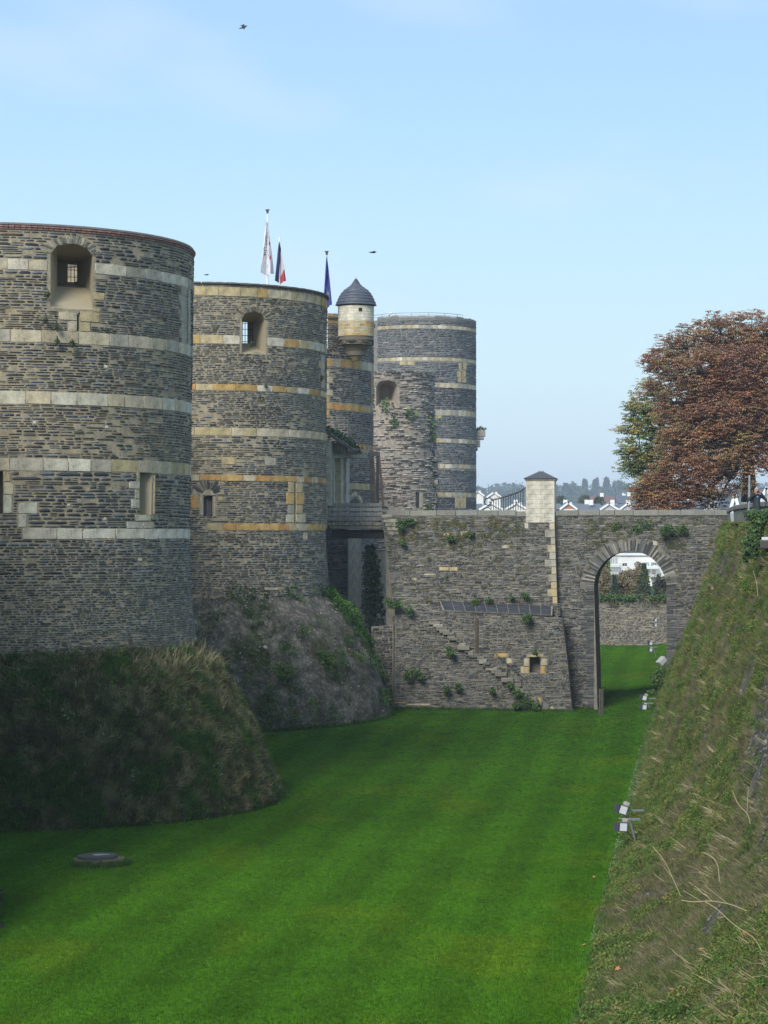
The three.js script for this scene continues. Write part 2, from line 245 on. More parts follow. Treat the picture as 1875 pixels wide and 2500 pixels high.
// ---------------------------------------------------------------- grass and leaves
function tuftGeo(n, h, spread, lean, width, seed, bend = .5) { const R = rng(seed), g = new GB(), w = [1, 1, 1]; for (let k = 0; k < n; k++) { const a = R() * 6.283, r = spread * Math.sqrt(R()), x = Math.cos(a) * r, z = Math.sin(a) * r, b = R() * 6.283, L = lean * R.r(.3, 1.2), H = h * R.r(.55, 1.15), wx = Math.cos(b + 1.57) * width / 2, wz = Math.sin(b + 1.57) * width / 2, dx = Math.cos(b) * L, dz = Math.sin(b) * L;
    const p = [g.v([x - wx, -.02, z - wz], w), g.v([x + wx, -.02, z + wz], w), g.v([x + dx * bend * .5 + wx * .7, H * .62, z + dz * bend * .5 + wz * .7], w), g.v([x + dx * bend * .5 - wx * .7, H * .62, z + dz * bend * .5 - wz * .7], w), g.v([x + dx, H * (1 - .25 * L / Math.max(h, .01) * .5), z + dz], w)]; g.quad(p[0], p[1], p[2], p[3]); g.tri(p[3], p[2], p[4]); } const q = g.geo(); q.deleteAttribute('color'); return q; }
function scatter(name, geo, mat, count, place, label, category, parent) { // place(i) -> {p:[x,y,z], n?:V3, s, c:[r,g,b]} or null
  const im = new THREE.InstancedMesh(geo, mat, count), m = new THREE.Matrix4(), q = new THREE.Quaternion(), q2 = new THREE.Quaternion(), up = new V3(0, 1, 0), c = new THREE.Color(), R = rng(count * 7 + 3); let k = 0;
  for (let i = 0; i < count; i++) { const o = place(i, R); if (!o) continue; q.setFromUnitVectors(up, o.n || up); q2.setFromAxisAngle(up, R() * 6.283); q.multiply(q2); const s = o.s; m.compose(new V3(...o.p), q, Array.isArray(s) ? new V3(...s) : new V3(s, s, s)); im.setMatrixAt(k, m); im.setColorAt(k, c.setRGB(...o.c)); k++; }
  im.count = k; im.name = parent ? name : numbered(name); im.castShadow = im.receiveShadow = true; (parent || scene).add(im); im.userData.kind = 'stuff'; if (!parent) { im.userData.label = label; im.userData.category = category; } return im;
}
function leafCluster(R, n, rx, ry, rz, size, colors, g, o = [0, 0, 0], droop = 0, shell = .5) { // loose leaves filling an ellipsoid
  for (let k = 0; k < n; k++) {
    const a = R() * 6.283, z = R.r(-1, 1), r = Math.pow(R.r(shell, 1), .6), q = Math.sqrt(1 - z * z), x = o[0] + rx * r * q * Math.cos(a), y = o[1] + ry * r * z, zz = o[2] + rz * r * q * Math.sin(a), c = jit(R.pick(colors), R, .3), L = size * R.r(.6, 1.3), W = L * R.r(.35, .55);
    const A = new V3(R.r(-1, 1), R.r(-.6, .6) - droop, R.r(-1, 1)).normalize(), B = new V3(R.r(-1, 1), R.r(-.4, .4), R.r(-1, 1)).cross(A).normalize(), N = A.clone().cross(B), p = (e, f, h) => [x + A.x * e + B.x * f + N.x * h, y + A.y * e + B.y * f + N.y * h, zz + A.z * e + B.z * f + N.z * h];
    const i0 = g.v(p(0, 0, 0), c), i1 = g.v(p(L * .5, W, L * .1), c), i2 = g.v(p(L, 0, 0), c), i3 = g.v(p(L * .5, -W, L * .1), c); g.quad(i0, i1, i2, i3);
  }
  return g;
}
const GREENS = [[.045, .11, .022], [.07, .15, .03], [.03, .075, .018], [.10, .17, .04]], OLIVES = [[.10, .105, .035], [.13, .12, .05], [.07, .085, .03], [.15, .135, .07]], DRY = [[.24, .20, .115], [.30, .255, .15], [.19, .155, .085], [.14, .125, .055], [.125, .14, .05]];
const weedGeo = (() => { const R = rng(77), g = new GB(); leafCluster(R, 110, .5, .4, .5, .13, [[1, 1, 1], [.8, .85, .8], [1.15, 1.1, 1]], g, [0, .28, 0], 0, .3); return g.geo(); })();

// ---------------------------------------------------------------- towers
const coneOf = (T, prof, name, color, rough, seed) => { // planted or rocky skirt at a tower's foot
  const g = new GB(), nt = 220, np = 46; for (let k = 0; k <= nt; k++) for (let j = 0; j <= np; j++) { const t = -Math.PI + 2 * Math.PI * k / nt, f = j / np * (prof.length - 1), i = Math.min(prof.length - 2, Math.floor(f)), q = f - i; let r = mixn(prof[i][0], prof[i + 1][0], q), y = mixn(prof[i][1], prof[i + 1][1], q); const x = Math.sin(t), z = Math.cos(t), n = fbm(x * 9 + seed, y * .9, z * 9, 4), n2 = fbm(x * 40, y * 3.2, z * 40 + seed, 3); r += ((n - .5) * 1.1 + (n2 - .5) * .45) * rough * smooth(0, .06, j / np) * smooth(1, .94, j / np); g.v([r * x, y, r * z], color(t, y, n, n2), t * 9, y); }
  for (let k = 0; k < nt; k++) for (let j = 0; j < np; j++) { const a = k * (np + 1) + j, b = a + np + 1; g.quad(a, a + 1, b + 1, b); } return mesh(name, g.geo(), M.earth, T.g);
};
const conePt = (T, prof, t, f) => { const k = f * (prof.length - 1), i = Math.min(prof.length - 2, Math.floor(k)), q = k - i, r = mixn(prof[i][0], prof[i + 1][0], q), y = mixn(prof[i][1], prof[i + 1][1], q), A = prof[i], B = prof[i + 1], dr = B[0] - A[0], dy = A[1] - B[1], L = Math.hypot(dr, dy); return { p: [T.cx + r * Math.sin(t), y, -T.d + r * Math.cos(t)], n: new V3(Math.sin(t) * dy / L, dr / L, Math.cos(t) * dy / L) }; };

// -- the near striped tower
const T1 = Tower('round_tower', 'large striped round tower of dark slate and pale limestone filling the left edge', -16.3, 96.4, [[-1, 8.3], [6.3, 8.28], [8.6, 8.02], [11.5, 7.95], [23.7, 8.12]], 8);
const cone1 = [[7.9, 6.7], [8.35, 6.2], [9.1, 5.5], [9.95, 4.15], [10.7, 2.6], [11.75, -.15]];
{
  const T = T1, R = rng(11), top = 23.25, ter = 20.0, pr = T.prof.map(([y, r]) => [r, y]);
  const E = T.zone([120, 226, 598, 752]), th = (E[0] + E[1]) / 2 / T.ref, w = (E[1] - E[0]) / 2 * 1.0, yb = E[2], yc = E[3], ys = yc - .42, rad = 7.95;
  const innerAt = (u, v, deep = 2.9) => { const n = [Math.sin(th), Math.cos(th)], t = [Math.cos(th), -Math.sin(th)], k = rad - deep, dx = (u - CX) / FPX; const dd = (T.d * n[1] - T.cx * n[0] - k) / (n[1] - dx * n[0]); const px = dx * dd - T.cx, pz = T.d - dd; return [px * t[0] + pz * t[1], EYE + (HZ - v) / FPX * dd]; };
  const iA = innerAt(165, 687), iB = innerAt(198, 644);
  const out = [[-w, yb], [w, yb], [w, ys], [w * .7, yc - .12], [0, yc], [-w * .7, yc - .12], [-w, ys]], mA = innerAt(139, 700, 1.3), mB = innerAt(217, 626, 1.3), inn = [[mA[0], mA[1]], [mB[0], mA[1]], [mB[0], mB[1]], [mB[0], mB[1]], [(mA[0] + mB[0]) / 2, mB[1]], [mA[0], mB[1]], [mA[0], mB[1]]];
  const room = frustum(T, th, [[mA[0], mA[1]], [mB[0], mA[1]], [mB[0], mB[1]], [mA[0], mB[1]]], [[mA[0] + .05, mA[1] + .35], [mB[0] - .05, mA[1] + .35], [mB[0] - .05, mB[1] - .05], [mA[0] + .05, mB[1] - .05]], rad - 1.25, rad - 2.9), hatch = frustum(T, th, [[iA[0], iA[1]], [iB[0], iA[1]], [iB[0], iB[1]], [iA[0], iB[1]]], [[iA[0], iA[1]], [iB[0], iA[1]], [iB[0], iB[1]], [iA[0], iB[1]]], rad - 2.7, rad - 3.8);
  const par = ring([[T.R(ter), ter], [T.R(top), top]], [[4.86, ter], [4.86, top]], -Math.PI, Math.PI, 128, true);
  const parapet = mesh('parapet', cut(par, [frustum(T, th, out, inn, T.R(21), rad - 1.3), room, hatch]), M.mortar, T.g);
  // bars across the inner end of the embrasure
  { const n = [Math.sin(th), Math.cos(th)], t = [Math.cos(th), -Math.sin(th)], k = rad - 2.97, W = iB[0] - iA[0], H = iB[1] - iA[1], pt = (x, y) => [n[0] * k + t[0] * (iA[0] + x), iA[1] + y, n[1] * k + t[1] * (iA[0] + x)];
    const gr = mesh('window_grille', merge([0.26, .52, .78].map(f => limb(pt(W * f, -.02), pt(W * f, H * .9), .016, .016, [1, 1, 1], 5)).concat([.28, .66].map(f => limb(pt(-.03, H * f), pt(W + .03, H * f), .014, .014, [1, 1, 1], 5)))), M.iron, T.g); }
  // loops cut into the drum
  const wedge = (z, side, depth = .9, slot = .1) => { const [a, b, y0, y1] = z, t0 = a / T.ref, f = (s, k) => { const t = s / T.ref, r = T.R(12) + k; return [r * Math.sin(t), r * Math.cos(t)]; }, q = side > 0 ? [f(a, .3), f(b + .12, .3), f(a + slot, -depth), f(a, -depth)] : [f(a, .3), f(b, .3), f(b, -depth), f(a, -depth)]; return new ConvexGeometry(q.flatMap(p => [new V3(p[0], y0, p[1]), new V3(p[0], y1, p[1])])); };
  const loopR = T.zone([341, 372, 1152, 1256]), loopL = T.zone([-16, 7, 1150, 1254]), slit = T.zone([187.5, 193.5, 763, 808]);
  const drum = ring([[T.R(5), 5], [T.R(6.3), 6.3], [T.R(8.6), 8.6], [T.R(11.5), 11.5], [T.R(ter), ter - .004]], [[.3, 5], [.3, 6.3], [.3, 8.6], [.3, 11.5], [.3, ter - .004]], -Math.PI, Math.PI, 128, true);
  mesh('drum', cut(drum, [wedge(loopR, 1), wedge(loopL, 0), wedge(slit, 0, 1.2)]), M.mortar, T.g);
  // limestone
  const blocks = [archBlock(-w + th * T.ref, w + th * T.ref, yb, ys, yc, .36)], lst = [];
  const B = (rect, c, hi) => { const z = T.zone(rect); block(T.S, z[0], z[1], z[2], z[3], jit(c, R, .08), T.g, hi ?? R.r(.02, .04)); blocks.push(rectBlock(...z)); };
  const hole = z => blocks.push(rectBlock(...z, 0)); hole(loopR); hole(loopL); hole(slit);
  // [u0,u1,v0,v1] of blocks around the loops
  for (const [r, c] of [[[142, 186.5, 763, 781], 'old'], [[165, 186.5, 782, 808.5], 'old'], [[194.5, 242, 762, 785], 'buff'], [[194.5, 219, 786, 808.5], 'buff'], [[227, 243, 751, 761], 'buff'], [[227, 254, 714, 731], 'buff'],
    [[333, 340, 1152, 1180], 'old'], [[315, 340, 1174, 1193], 'fresh'], [[329, 340, 1194, 1218], 'old'], [[320, 340, 1219, 1241], 'fresh'], [[329, 367, 1257.5, 1272], 'fresh'], [[309, 348, 1273, 1290], 'fresh'], [[349, 375, 1274, 1290], 'old'], [[373.5, 378, 1160, 1255], 'buff'],
    [[44, 92, 1225.5, 1254], 'fresh'], [[44, 66, 1255, 1287.5], 'fresh'], [[8, 25, 1152, 1176], 'buff'], [[8, 33, 1177, 1207], 'old'], [[8, 30, 1208, 1253], 'fresh']]) B(r, LIM[c]);
  for (let k = 0; k < 7; k++) { const e = k % 2; B([439 - e * 5 + k * .4, 455, 700 + k * 21, 720 + k * 21], LIM.grey); } // chain of quoins by the hidden loop at the right
  for (let k = 0; k < 7; k++) { const e = k % 2; B([457, 463.5, 704 + k * 21, 724 + k * 21], LIM.grey); }
  const L = -6.5, Rr = 14.6; const bands = [[21.66, 22.1, L, Rr], [18.82, 19.32, L, Rr], [16.38, 16.9, L, Rr], [13.75, 14.27, L, Rr]]; bands.forEach(([y0, y1, a, b], i) => bandOf(T.S, a, b, y0, y1, [.75, 1.5], i === 2 ? [LIM.fresh, LIM.old] : [LIM.old, LIM.old, LIM.fresh, LIM.grey, LIM.buff], R, T.g, blocks));
  const sE = T.at(55, 1300)[0]; bandOf(T.S, sE, Rr, 11.06, 11.5, [.9, 1.7], [LIM.fresh], R, T.g); blocks.push(rectBlock(sE, Rr, 11.06, 11.5, .02));
  for (const [u, v] of [[258, 894], [84, 1031], [260, 1042], [255, 1266], [168, 1233], [60, 1366], [342, 1366], [480, 1560]]) B([u - 4.5, u + 4.5, v - 4, v + 4], LIM.fresh, .02);
  voussoirs(T.S, -w + th * T.ref, w + th * T.ref, ys, yc, .34, 26, [[.30, .28, .21], [.44, .40, .30], [.15, .145, .13]], R, T.g);
  // rubble between the bands
  const tones = { hi: toned({ black: 2, dark: 4, mid: 3, blue: 2, olive: 2, tan: 1 }), blk: toned({ black: 6, dark: 5, mid: 2, blue: 1 }), br: toned({ brown: 4, dark: 3, black: 1, tan: 2, rust: .6, olive: 1 }), low: toned({ dark: 3, mid: 5, blue: 2.5, olive: 3, tan: 2, pale: .6 }), bl: toned({ dark: 3, mid: 4, blue: 5, black: 1 }) };
  const color = (s, y, Q) => { const a = fbm(s * .28, y * .5, 3, 3), r = smooth(.45, .6, fbm(s * .3 + 20, y * .4, 13, 3)); if (Q() < r * .6) return tones.bl(Q); if (y < 9.4) return tones.low(Q); if (y < 13.75 && s > T.at(95, 1200)[0]) return tones.blk(Q); if (a > .56) return tones.br(Q); return a < .44 ? tones.blk(Q) : tones.hi(Q); };
  const miss = (s, y) => { const a = fbm(s * .35 + 9, y * .6, 14, 3); return y < 9 ? .10 : y > 22.1 ? .08 : .06 + .30 * smooth(.52, .70, a) * (y > 14.2 ? 1 : .5); };
  const sink = new GB(), zones = [[6.0, 9.0, .08, .14, .16, .48], [9.0, 11.06, .11, .20, .24, .7], [11.06, 11.5, .11, .2, .24, .7], [11.5, 13.75, .13, .22, .3, .9], [14.27, 16.38, .10, .18, .26, .75], [16.9, 18.82, .10, .19, .26, .75], [19.32, 21.66, .09, .17, .25, .75], [22.1, 23.22, .12, .21, .28, .85]];
  zones.forEach(([y0, y1, a, b, c, e], i) => rubble({ fine: .82, S: T.S, s0: L, s1: Rr, y0, y1, ch: [a, b], len: [c, e], gap: i < 1 ? .02 : .027, blocks, color, miss, thick: .035, seed: 100 + i, sink, list: lst, view: T.view, wave: (s, y) => .03 * (fbm(s * .5, y, 2, 2) - .5) }));
  placeRubble(lst, sink, T.g, 'slate_stone', 300);
  // brick coping: two courses of thin red bricks in single pieces, slate capping over them
  const brick = [[.28, .145, .115], [.34, .18, .145], [.23, .13, .11]];
  for (let c = 0; c < 2; c++) { let s = -5.5, n = 0; while (s < 13.6 && n < 148) { const wq = .22; const g = new GB(); g.slab(T.S, [[s, top + c * .085], [s + wq - .012, top + c * .085], [s + wq - .012, top + .075 + c * .085], [s, top + .075 + c * .085]], -.35, .05 + c * .035, .006, jit(R.pick(brick), R, .2)); mesh('brick', g.geo(), M.stone, T.g); s += wq; n++; } }
  mesh('coping', ring([[8.06, top + .168], [8.16, top + .19], [8.12, top + .27]], [[4.8, top], [4.8, top + .2], [4.8, top + .3]], -Math.PI, Math.PI, 128, true), std({ color: col(.17, .16, .15), map: grainT }), T.g);
  mesh('coping_bed', ring([[7.9, top - .004], [7.9, top + .165]], [[4.9, top - .004], [4.9, top + .165]], -Math.PI, Math.PI, 96, true), M.mortarGrey, T.g);
  coneOf(T, cone1, 'grassy_foot', (t, y, n, n2) => { const k = .6 + n2 * .9; return [.095 * k, .10 * k, .048 * k]; }, .9, 3);
}
function coneGrass(T, prof, count, t0, t1, name, label, colors, size, geo, only = () => 1) { scatter(name, geo, M.blade, count, (i, R) => { const t = R.r(t0, t1), f = Math.sqrt(R()) * .98 + .01, q = conePt(T, prof, t, f); if (R() > only(t, f, R)) return null; const n = q.n.clone().multiplyScalar(.6).add(new V3(R.r(-.3, .3), .55, R.r(-.3, .3))).normalize(); return { p: q.p, n, s: R.r(...size), c: jit(colors(t, f, R), R, .42) }; }, label, 'grass'); }
const tuftMound = tuftGeo(9, .34, .15, .24, .024, 15), tuftDry = tuftGeo(14, .32, .16, .2, .014, 5), tuftMid = tuftGeo(12, .2, .14, .12, .014, 6), tuftLawn = tuftGeo(9, .05, .07, .03, .012, 8), tuftLong = tuftGeo(9, .62, .12, .42, .013, 9);
coneGrass(T1, cone1, 60000, -.9, 1.9, 'rough_grass', 'rough brownish grass covering the mound under the striped tower', (t, f, R) => { const a = fbm(t * 9, f * 8, 3, 4), b = fbm(t * 44, f * 30, 9, 3); return a > .56 ? R.pick(GREENS) : b > .58 ? R.pick([[.32, .30, .17], [.24, .23, .12], [.19, .20, .09]]) : b < .42 ? R.pick([[.075, .09, .035], [.09, .09, .045]]) : R.pick([...OLIVES, [.14, .145, .06], [.17, .165, .08], [.11, .15, .05], [.09, .14, .045]]); }, [.4, 1.3], tuftMound);
coneGrass(T1, cone1, 500, .75, 1.75, 'bleached_grass', 'bleached straw stems at the top right of the mound', (t, f, R) => R.pick([[.42, .36, .22], [.34, .30, .17]]), [.8, 1.5], tuftLong, (t, f) => f < .42 ? 1 : .05);
scatter('mound_weeds', weedGeo, M.blade, 900, (i, R) => { const t = R.r(-.8, 1.8), f = R(), q = conePt(T1, cone1, t, f); return fbm(t * 4, f * 4, 8, 3) < .5 ? null : { p: q.p, n: q.n, s: R.r(.2, .7), c: jit(R.pick([...GREENS, [.16, .22, .12]]), R, .3) }; }, 'small green weeds dotted over the mound under the striped tower', 'weeds');

// -- the second tower, left of the gate
const T2 = Tower('round_tower', 'second round tower with ochre stone bands left of the drawbridge', -11.5, 138, [[-1, 8.4], [7.3, 8.2], [10.5, 7.95], [12, 7.9], [26.3, 8.0]], 7.95);
const cone2 = [[7.8, 8.0], [8.35, 7.5], [9.6, 6.4], [10.5, 4.6], [11.1, 3.6], [11.9, .2], [12.0, -.4]];
{
  const T = T2, R = rng(21), top = 25.85, ter = 21.4;
  const E = T.zone([590, 649, 762, 862]), th = (E[0] + E[1]) / 2 / T.ref, w = (E[1] - E[0]) / 2, yb = E[2], yc = E[3], ys = yc - .45, rad = 7.95, kin = rad - 2.2;
  const innerAt = (u, v) => { const n = [Math.sin(th), Math.cos(th)], t = [Math.cos(th), -Math.sin(th)], dx = (u - CX) / FPX, dd = (T.d * n[1] - T.cx * n[0] - kin) / (n[1] - dx * n[0]); const px = dx * dd - T.cx, pz = T.d - dd; return [px * t[0] + pz * t[1], EYE + (HZ - v) / FPX * dd]; };
  const iA = innerAt(583, 836), iB = innerAt(616, 787);
  const out = [[-w, yb], [w, yb], [w, ys], [w * .7, yc - .12], [0, yc], [-w * .7, yc - .12], [-w, ys]], inn = [[iA[0], iA[1]], [iB[0], iA[1]], [iB[0], iB[1]], [iB[0], iB[1]], [(iA[0] + iB[0]) / 2, iB[1]], [iA[0], iB[1]], [iA[0], iB[1]]];
  mesh('parapet', cut(ring([[T.R(ter), ter], [T.R(top), top]], [[5.7, ter], [5.7, top]], -1.75, 2.0, 90, false), [frustum(T, th, out, inn, rad, kin - .05)]), M.mortar, T.g);
  { const n = [Math.sin(th), Math.cos(th)], t = [Math.cos(th), -Math.sin(th)], k = kin + .08, W = iB[0] - iA[0], H = iB[1] - iA[1], pt = (x, y) => [n[0] * k + t[0] * (iA[0] + x), iA[1] + y, n[1] * k + t[1] * (iA[0] + x)];
    mesh('window_grille', merge([0.03, .22, .41, .6, .79, .97].map(f => limb(pt(W * f, -.02), pt(W * f, H + .02), .02, .02, [1, 1, 1], 5)).concat([.05, .35, .65, .93].map(f => limb(pt(-.03, H * f), pt(W + .03, H * f), .018, .018, [1, 1, 1], 5)))), M.iron, T.g); }
  const wedge = (z, depth) => { const [a, b, y0, y1] = z, f = (s, k) => { const t = s / T.ref, r = T.R(13) + k; return [r * Math.sin(t), r * Math.cos(t)]; }; return new ConvexGeometry([f(a, .3), f(b, .3), f(b, -depth), f(a, -depth)].flatMap(p => [new V3(p[0], y0, p[1]), new V3(p[0], y1, p[1])])); };
  const loop = T.zone([718.6, 721.6, 1178, 1276]), win = T.zone([497, 519, 1211, 1261]);
  mesh('drum', cut(ring([[T.R(5), 5], [T.R(7.3), 7.3], [T.R(10.5), 10.5], [T.R(12), 12], [T.R(ter), ter - .004]], [[.3, 5], [.3, 7.3], [.3, 10.5], [.3, 12], [.3, ter - .004]], -Math.PI, Math.PI, 128, true), [wedge(loop, .8), wedge(win, 1.1)]), M.mortar, T.g);
  const blocks = [archBlock(-w + th * T.ref, w + th * T.ref, yb, ys, yc, .42), rectBlock(...loop, 0), rectBlock(...win, 0)], lst = [];
  const B = (rect, c, hi, nm) => { const z = T.zone(rect); block(T.S, z[0], z[1], z[2], z[3], jit(c, R, .10), T.g, hi ?? R.r(.02, .045), nm); blocks.push(rectBlock(...z)); };
  for (const [r, c] of [[[704, 717.5, 1177, 1202], 'buff'], [[699, 717.5, 1203, 1231], 'ochre'], [[702, 717.5, 1232, 1254], 'grey'], [[698, 717.5, 1255, 1276], 'old'], [[722.5, 739, 1177, 1202], 'buff'], [[722.5, 742, 1203, 1231], 'ochre'], [[722.5, 738, 1232, 1254], 'buff'], [[722.5, 746, 1255, 1276], 'old'],
    [[464, 484, 1208, 1241], 'orange'], [[532, 547, 1212, 1223], 'buff'], [[543, 574, 1116, 1134], 'buff'], [[647, 673, 1117, 1136], 'grey'], [[646, 680, 1434, 1441], 'old'], [[740, 750, 1300, 1318], 'old']]) B(r, LIM[c]);
  B([495, 526, 1204, 1210], LIM.grey, .06, 'lintel'); B([520.5, 527, 1212, 1262], LIM.grey, .05, 'jamb'); B([488, 495.5, 1212, 1258], LIM.olive ?? LIM.grey, .04, 'jamb');
  { const z = win, c = (z[0] + z[1]) / 2, y = T.at(508, 1206)[1]; voussoirs(T.S, c - .35, c + .35, y - .1, y + .3, .62, 26, [[.05, .052, .055], [.09, .09, .09], [.03, .03, .033], [.22, .2, .15]], R, T.g, 'lintel_slate', [.35, Math.PI - .35]); blocks.push(archBlock(c - .35, c + .35, y - .1, y - .05, y + .3, .55)); }
  mesh('shutter', merge([-1, 0, 1].map(k => { const q = T.S((win[0] + win[1]) / 2 + k * .15, (win[2] + win[3]) / 2, -.35); return box(.13, win[3] - win[2], .05, q[0], q[1], q[2], [.10, .10, .11]); })), M.wood, T.g);
  for (let k = 0; k < 5; k++) B([782 - (k % 2) * 4, 791.5, 868 + k * 16, 883 + k * 16], k % 2 ? LIM.buff : LIM.grey);
  const L = -7, Rr = 13.2; const och = [LIM.ochre, LIM.buff, LIM.orange, LIM.old, LIM.ochre];
  const bands = [[25.18, 25.72, [LIM.ochre, LIM.buff, LIM.buff, LIM.old]], [22.40, 22.92, [LIM.old, LIM.fresh, LIM.ochre, LIM.buff, LIM.grey]], [19.7, 20.08, [LIM.ochre, LIM.orange, LIM.buff, LIM.fresh]], [17.08, 17.56, [LIM.ochre, LIM.buff, LIM.old, LIM.buff]], [14.46, 14.82, och]];
  for (const [y0, y1, c] of bands) bandOf(T.S, L, Rr, y0, y1, [.6, 1.35], c, R, T.g, blocks);
  const sF = T.at(505, 1285)[0]; bandOf(T.S, sF, Rr, 11.6, 12.02, [.7, 1.5], och, R, T.g); blocks.push(rectBlock(sF, Rr, 11.6, 12.02));
  voussoirs(T.S, -w + th * T.ref, w + th * T.ref, ys, yc, .4, 26, [[.30, .25, .16], [.20, .18, .13], [.38, .31, .19], [.10, .10, .09]], R, T.g);
  const tones = { blk: toned({ black: 6, dark: 4, mid: 2, blue: .8 }), grey: toned({ dark: 3, mid: 5, blue: 4, olive: .6 }), yel: toned({ tan: 3, brown: 2, olive: 2, dark: 3, mid: 1 }) };
  const color = (s, y, Q) => { const a = fbm(s * .33, y * .45, 43, 3), r = smooth(.45, .6, fbm(s * .3 + 40, y * .3, 53, 3)); if (y < 10.8) return (Q() < .7 ? tones.grey : tones.blk)(Q); if (Q() < r * .7) return tones.grey(Q); return a > .58 ? tones.yel(Q) : a > .47 ? tones.grey(Q) : tones.blk(Q); };
  const miss = (s, y) => .05 + .26 * smooth(.52, .68, fbm(s * .4 + 5, y * .6, 17, 3)) * (y > 12 ? 1 : .4);
  const sink = new GB(), zones = [[6.8, 9.2, .09, .16, .2, .6], [9.2, 11.6, .11, .2, .28, .85], [11.6, 12.02, .11, .19, .28, .8], [12.02, 14.46, .11, .19, .28, .9], [14.82, 17.08, .11, .2, .3, .95], [17.56, 19.7, .10, .17, .26, .75], [20.08, 22.4, .09, .16, .25, .7], [22.92, 25.18, .10, .17, .25, .7], [25.72, 25.86, .06, .08, .3, .6]];
  zones.forEach(([y0, y1, a, b, c, e], i) => rubble({ fine: .82, S: T.S, s0: L, s1: Rr, y0, y1, ch: [a, b], len: [c, e], gap: .028, blocks, color, miss, thick: .04, seed: 200 + i, sink, list: lst, view: T.view, wave: (s, y) => .04 * (fbm(s * .5, y, 2, 2) - .5) }));
  placeRubble(lst, sink, T.g, 'slate_stone', 300);
  // slate slabs along the top
  let s = -7; while (s < 13.4) { const wq = R.r(.5, .95), g = new GB(); g.slab(T.S, [[s, top + .004], [s + wq / 2, top + .004], [s + wq - .01, top + .004], [s + wq - .01, top + .13], [s + wq / 2, top + .14], [s, top + .13]], -2.0, R.r(.12, .17), .02, jit([.14, .125, .115], R, .25)); mesh('coping_slab', g.geo(), M.stone, T.g); s += wq; }
  const rock = (t, y, n, n2) => { const g = smooth(.5, .66, fbm(t * 7, y * .6, 3, 3)), k = .55 + n2 * .95; return [mixn(.27, .13, g) * k, mixn(.255, .15, g) * k, mixn(.22, .075, g) * k]; };
  coneOf(T, cone2, 'rock_foot', rock, .55, 9);
}
coneGrass(T2, cone2, 16000, -.3, 2.4, 'short_grass', 'thin patchy grass on the rocky foot of the second tower', (t, f, R) => R.pick([...GREENS, ...OLIVES]), [.4, 1.1], tuftMid, (t, f) => smooth(.5, .62, fbm(t * 7, f * 5, 3, 3)) + (t > 1.35 && f < .6 ? .8 : 0) + (t < .6 ? .35 : 0));
scatter('loose_rock', (() => { const g = new THREE.IcosahedronGeometry(.1, 1), p = g.attributes.position, q = rng(4); g.scale(1.4, .55, 1); return g; })(), std({ roughness: .9 }), 1800, (i, R) => { const t = R.r(-.3, 2.4), f = R.r(.02, .99), q = conePt(T2, cone2, t, f); return { p: q.p, n: q.n.clone().add(new V3(R.r(-.4, .4), R.r(-.4, .4), R.r(-.4, .4))).normalize(), s: R.r(.12, .55) * (R() < .02 ? 2.4 : 1), c: jit(R.pick([[.22, .21, .19], [.17, .16, .14], [.30, .28, .25], [.24, .21, .17]]), R, .2) }; }, 'loose schist fragments over the rocky foot of the second tower', 'rock');
scatter('rock_weeds', weedGeo, M.blade, 900, (i, R) => { const t = R.r(-.2, 2.3), f = R(), q = conePt(T2, cone2, t, f); return R() > .10 + (t > 1.3 && f < .5 ? .9 : 0) + .5 * smooth(.55, .7, fbm(t * 6, f * 5, 8, 3)) ? null : { p: q.p, n: q.n, s: R.r(.3, 1.0), c: jit(R.pick(GREENS), R, .3) }; }, 'green weeds growing on the rocky foot of the second tower', 'weeds');

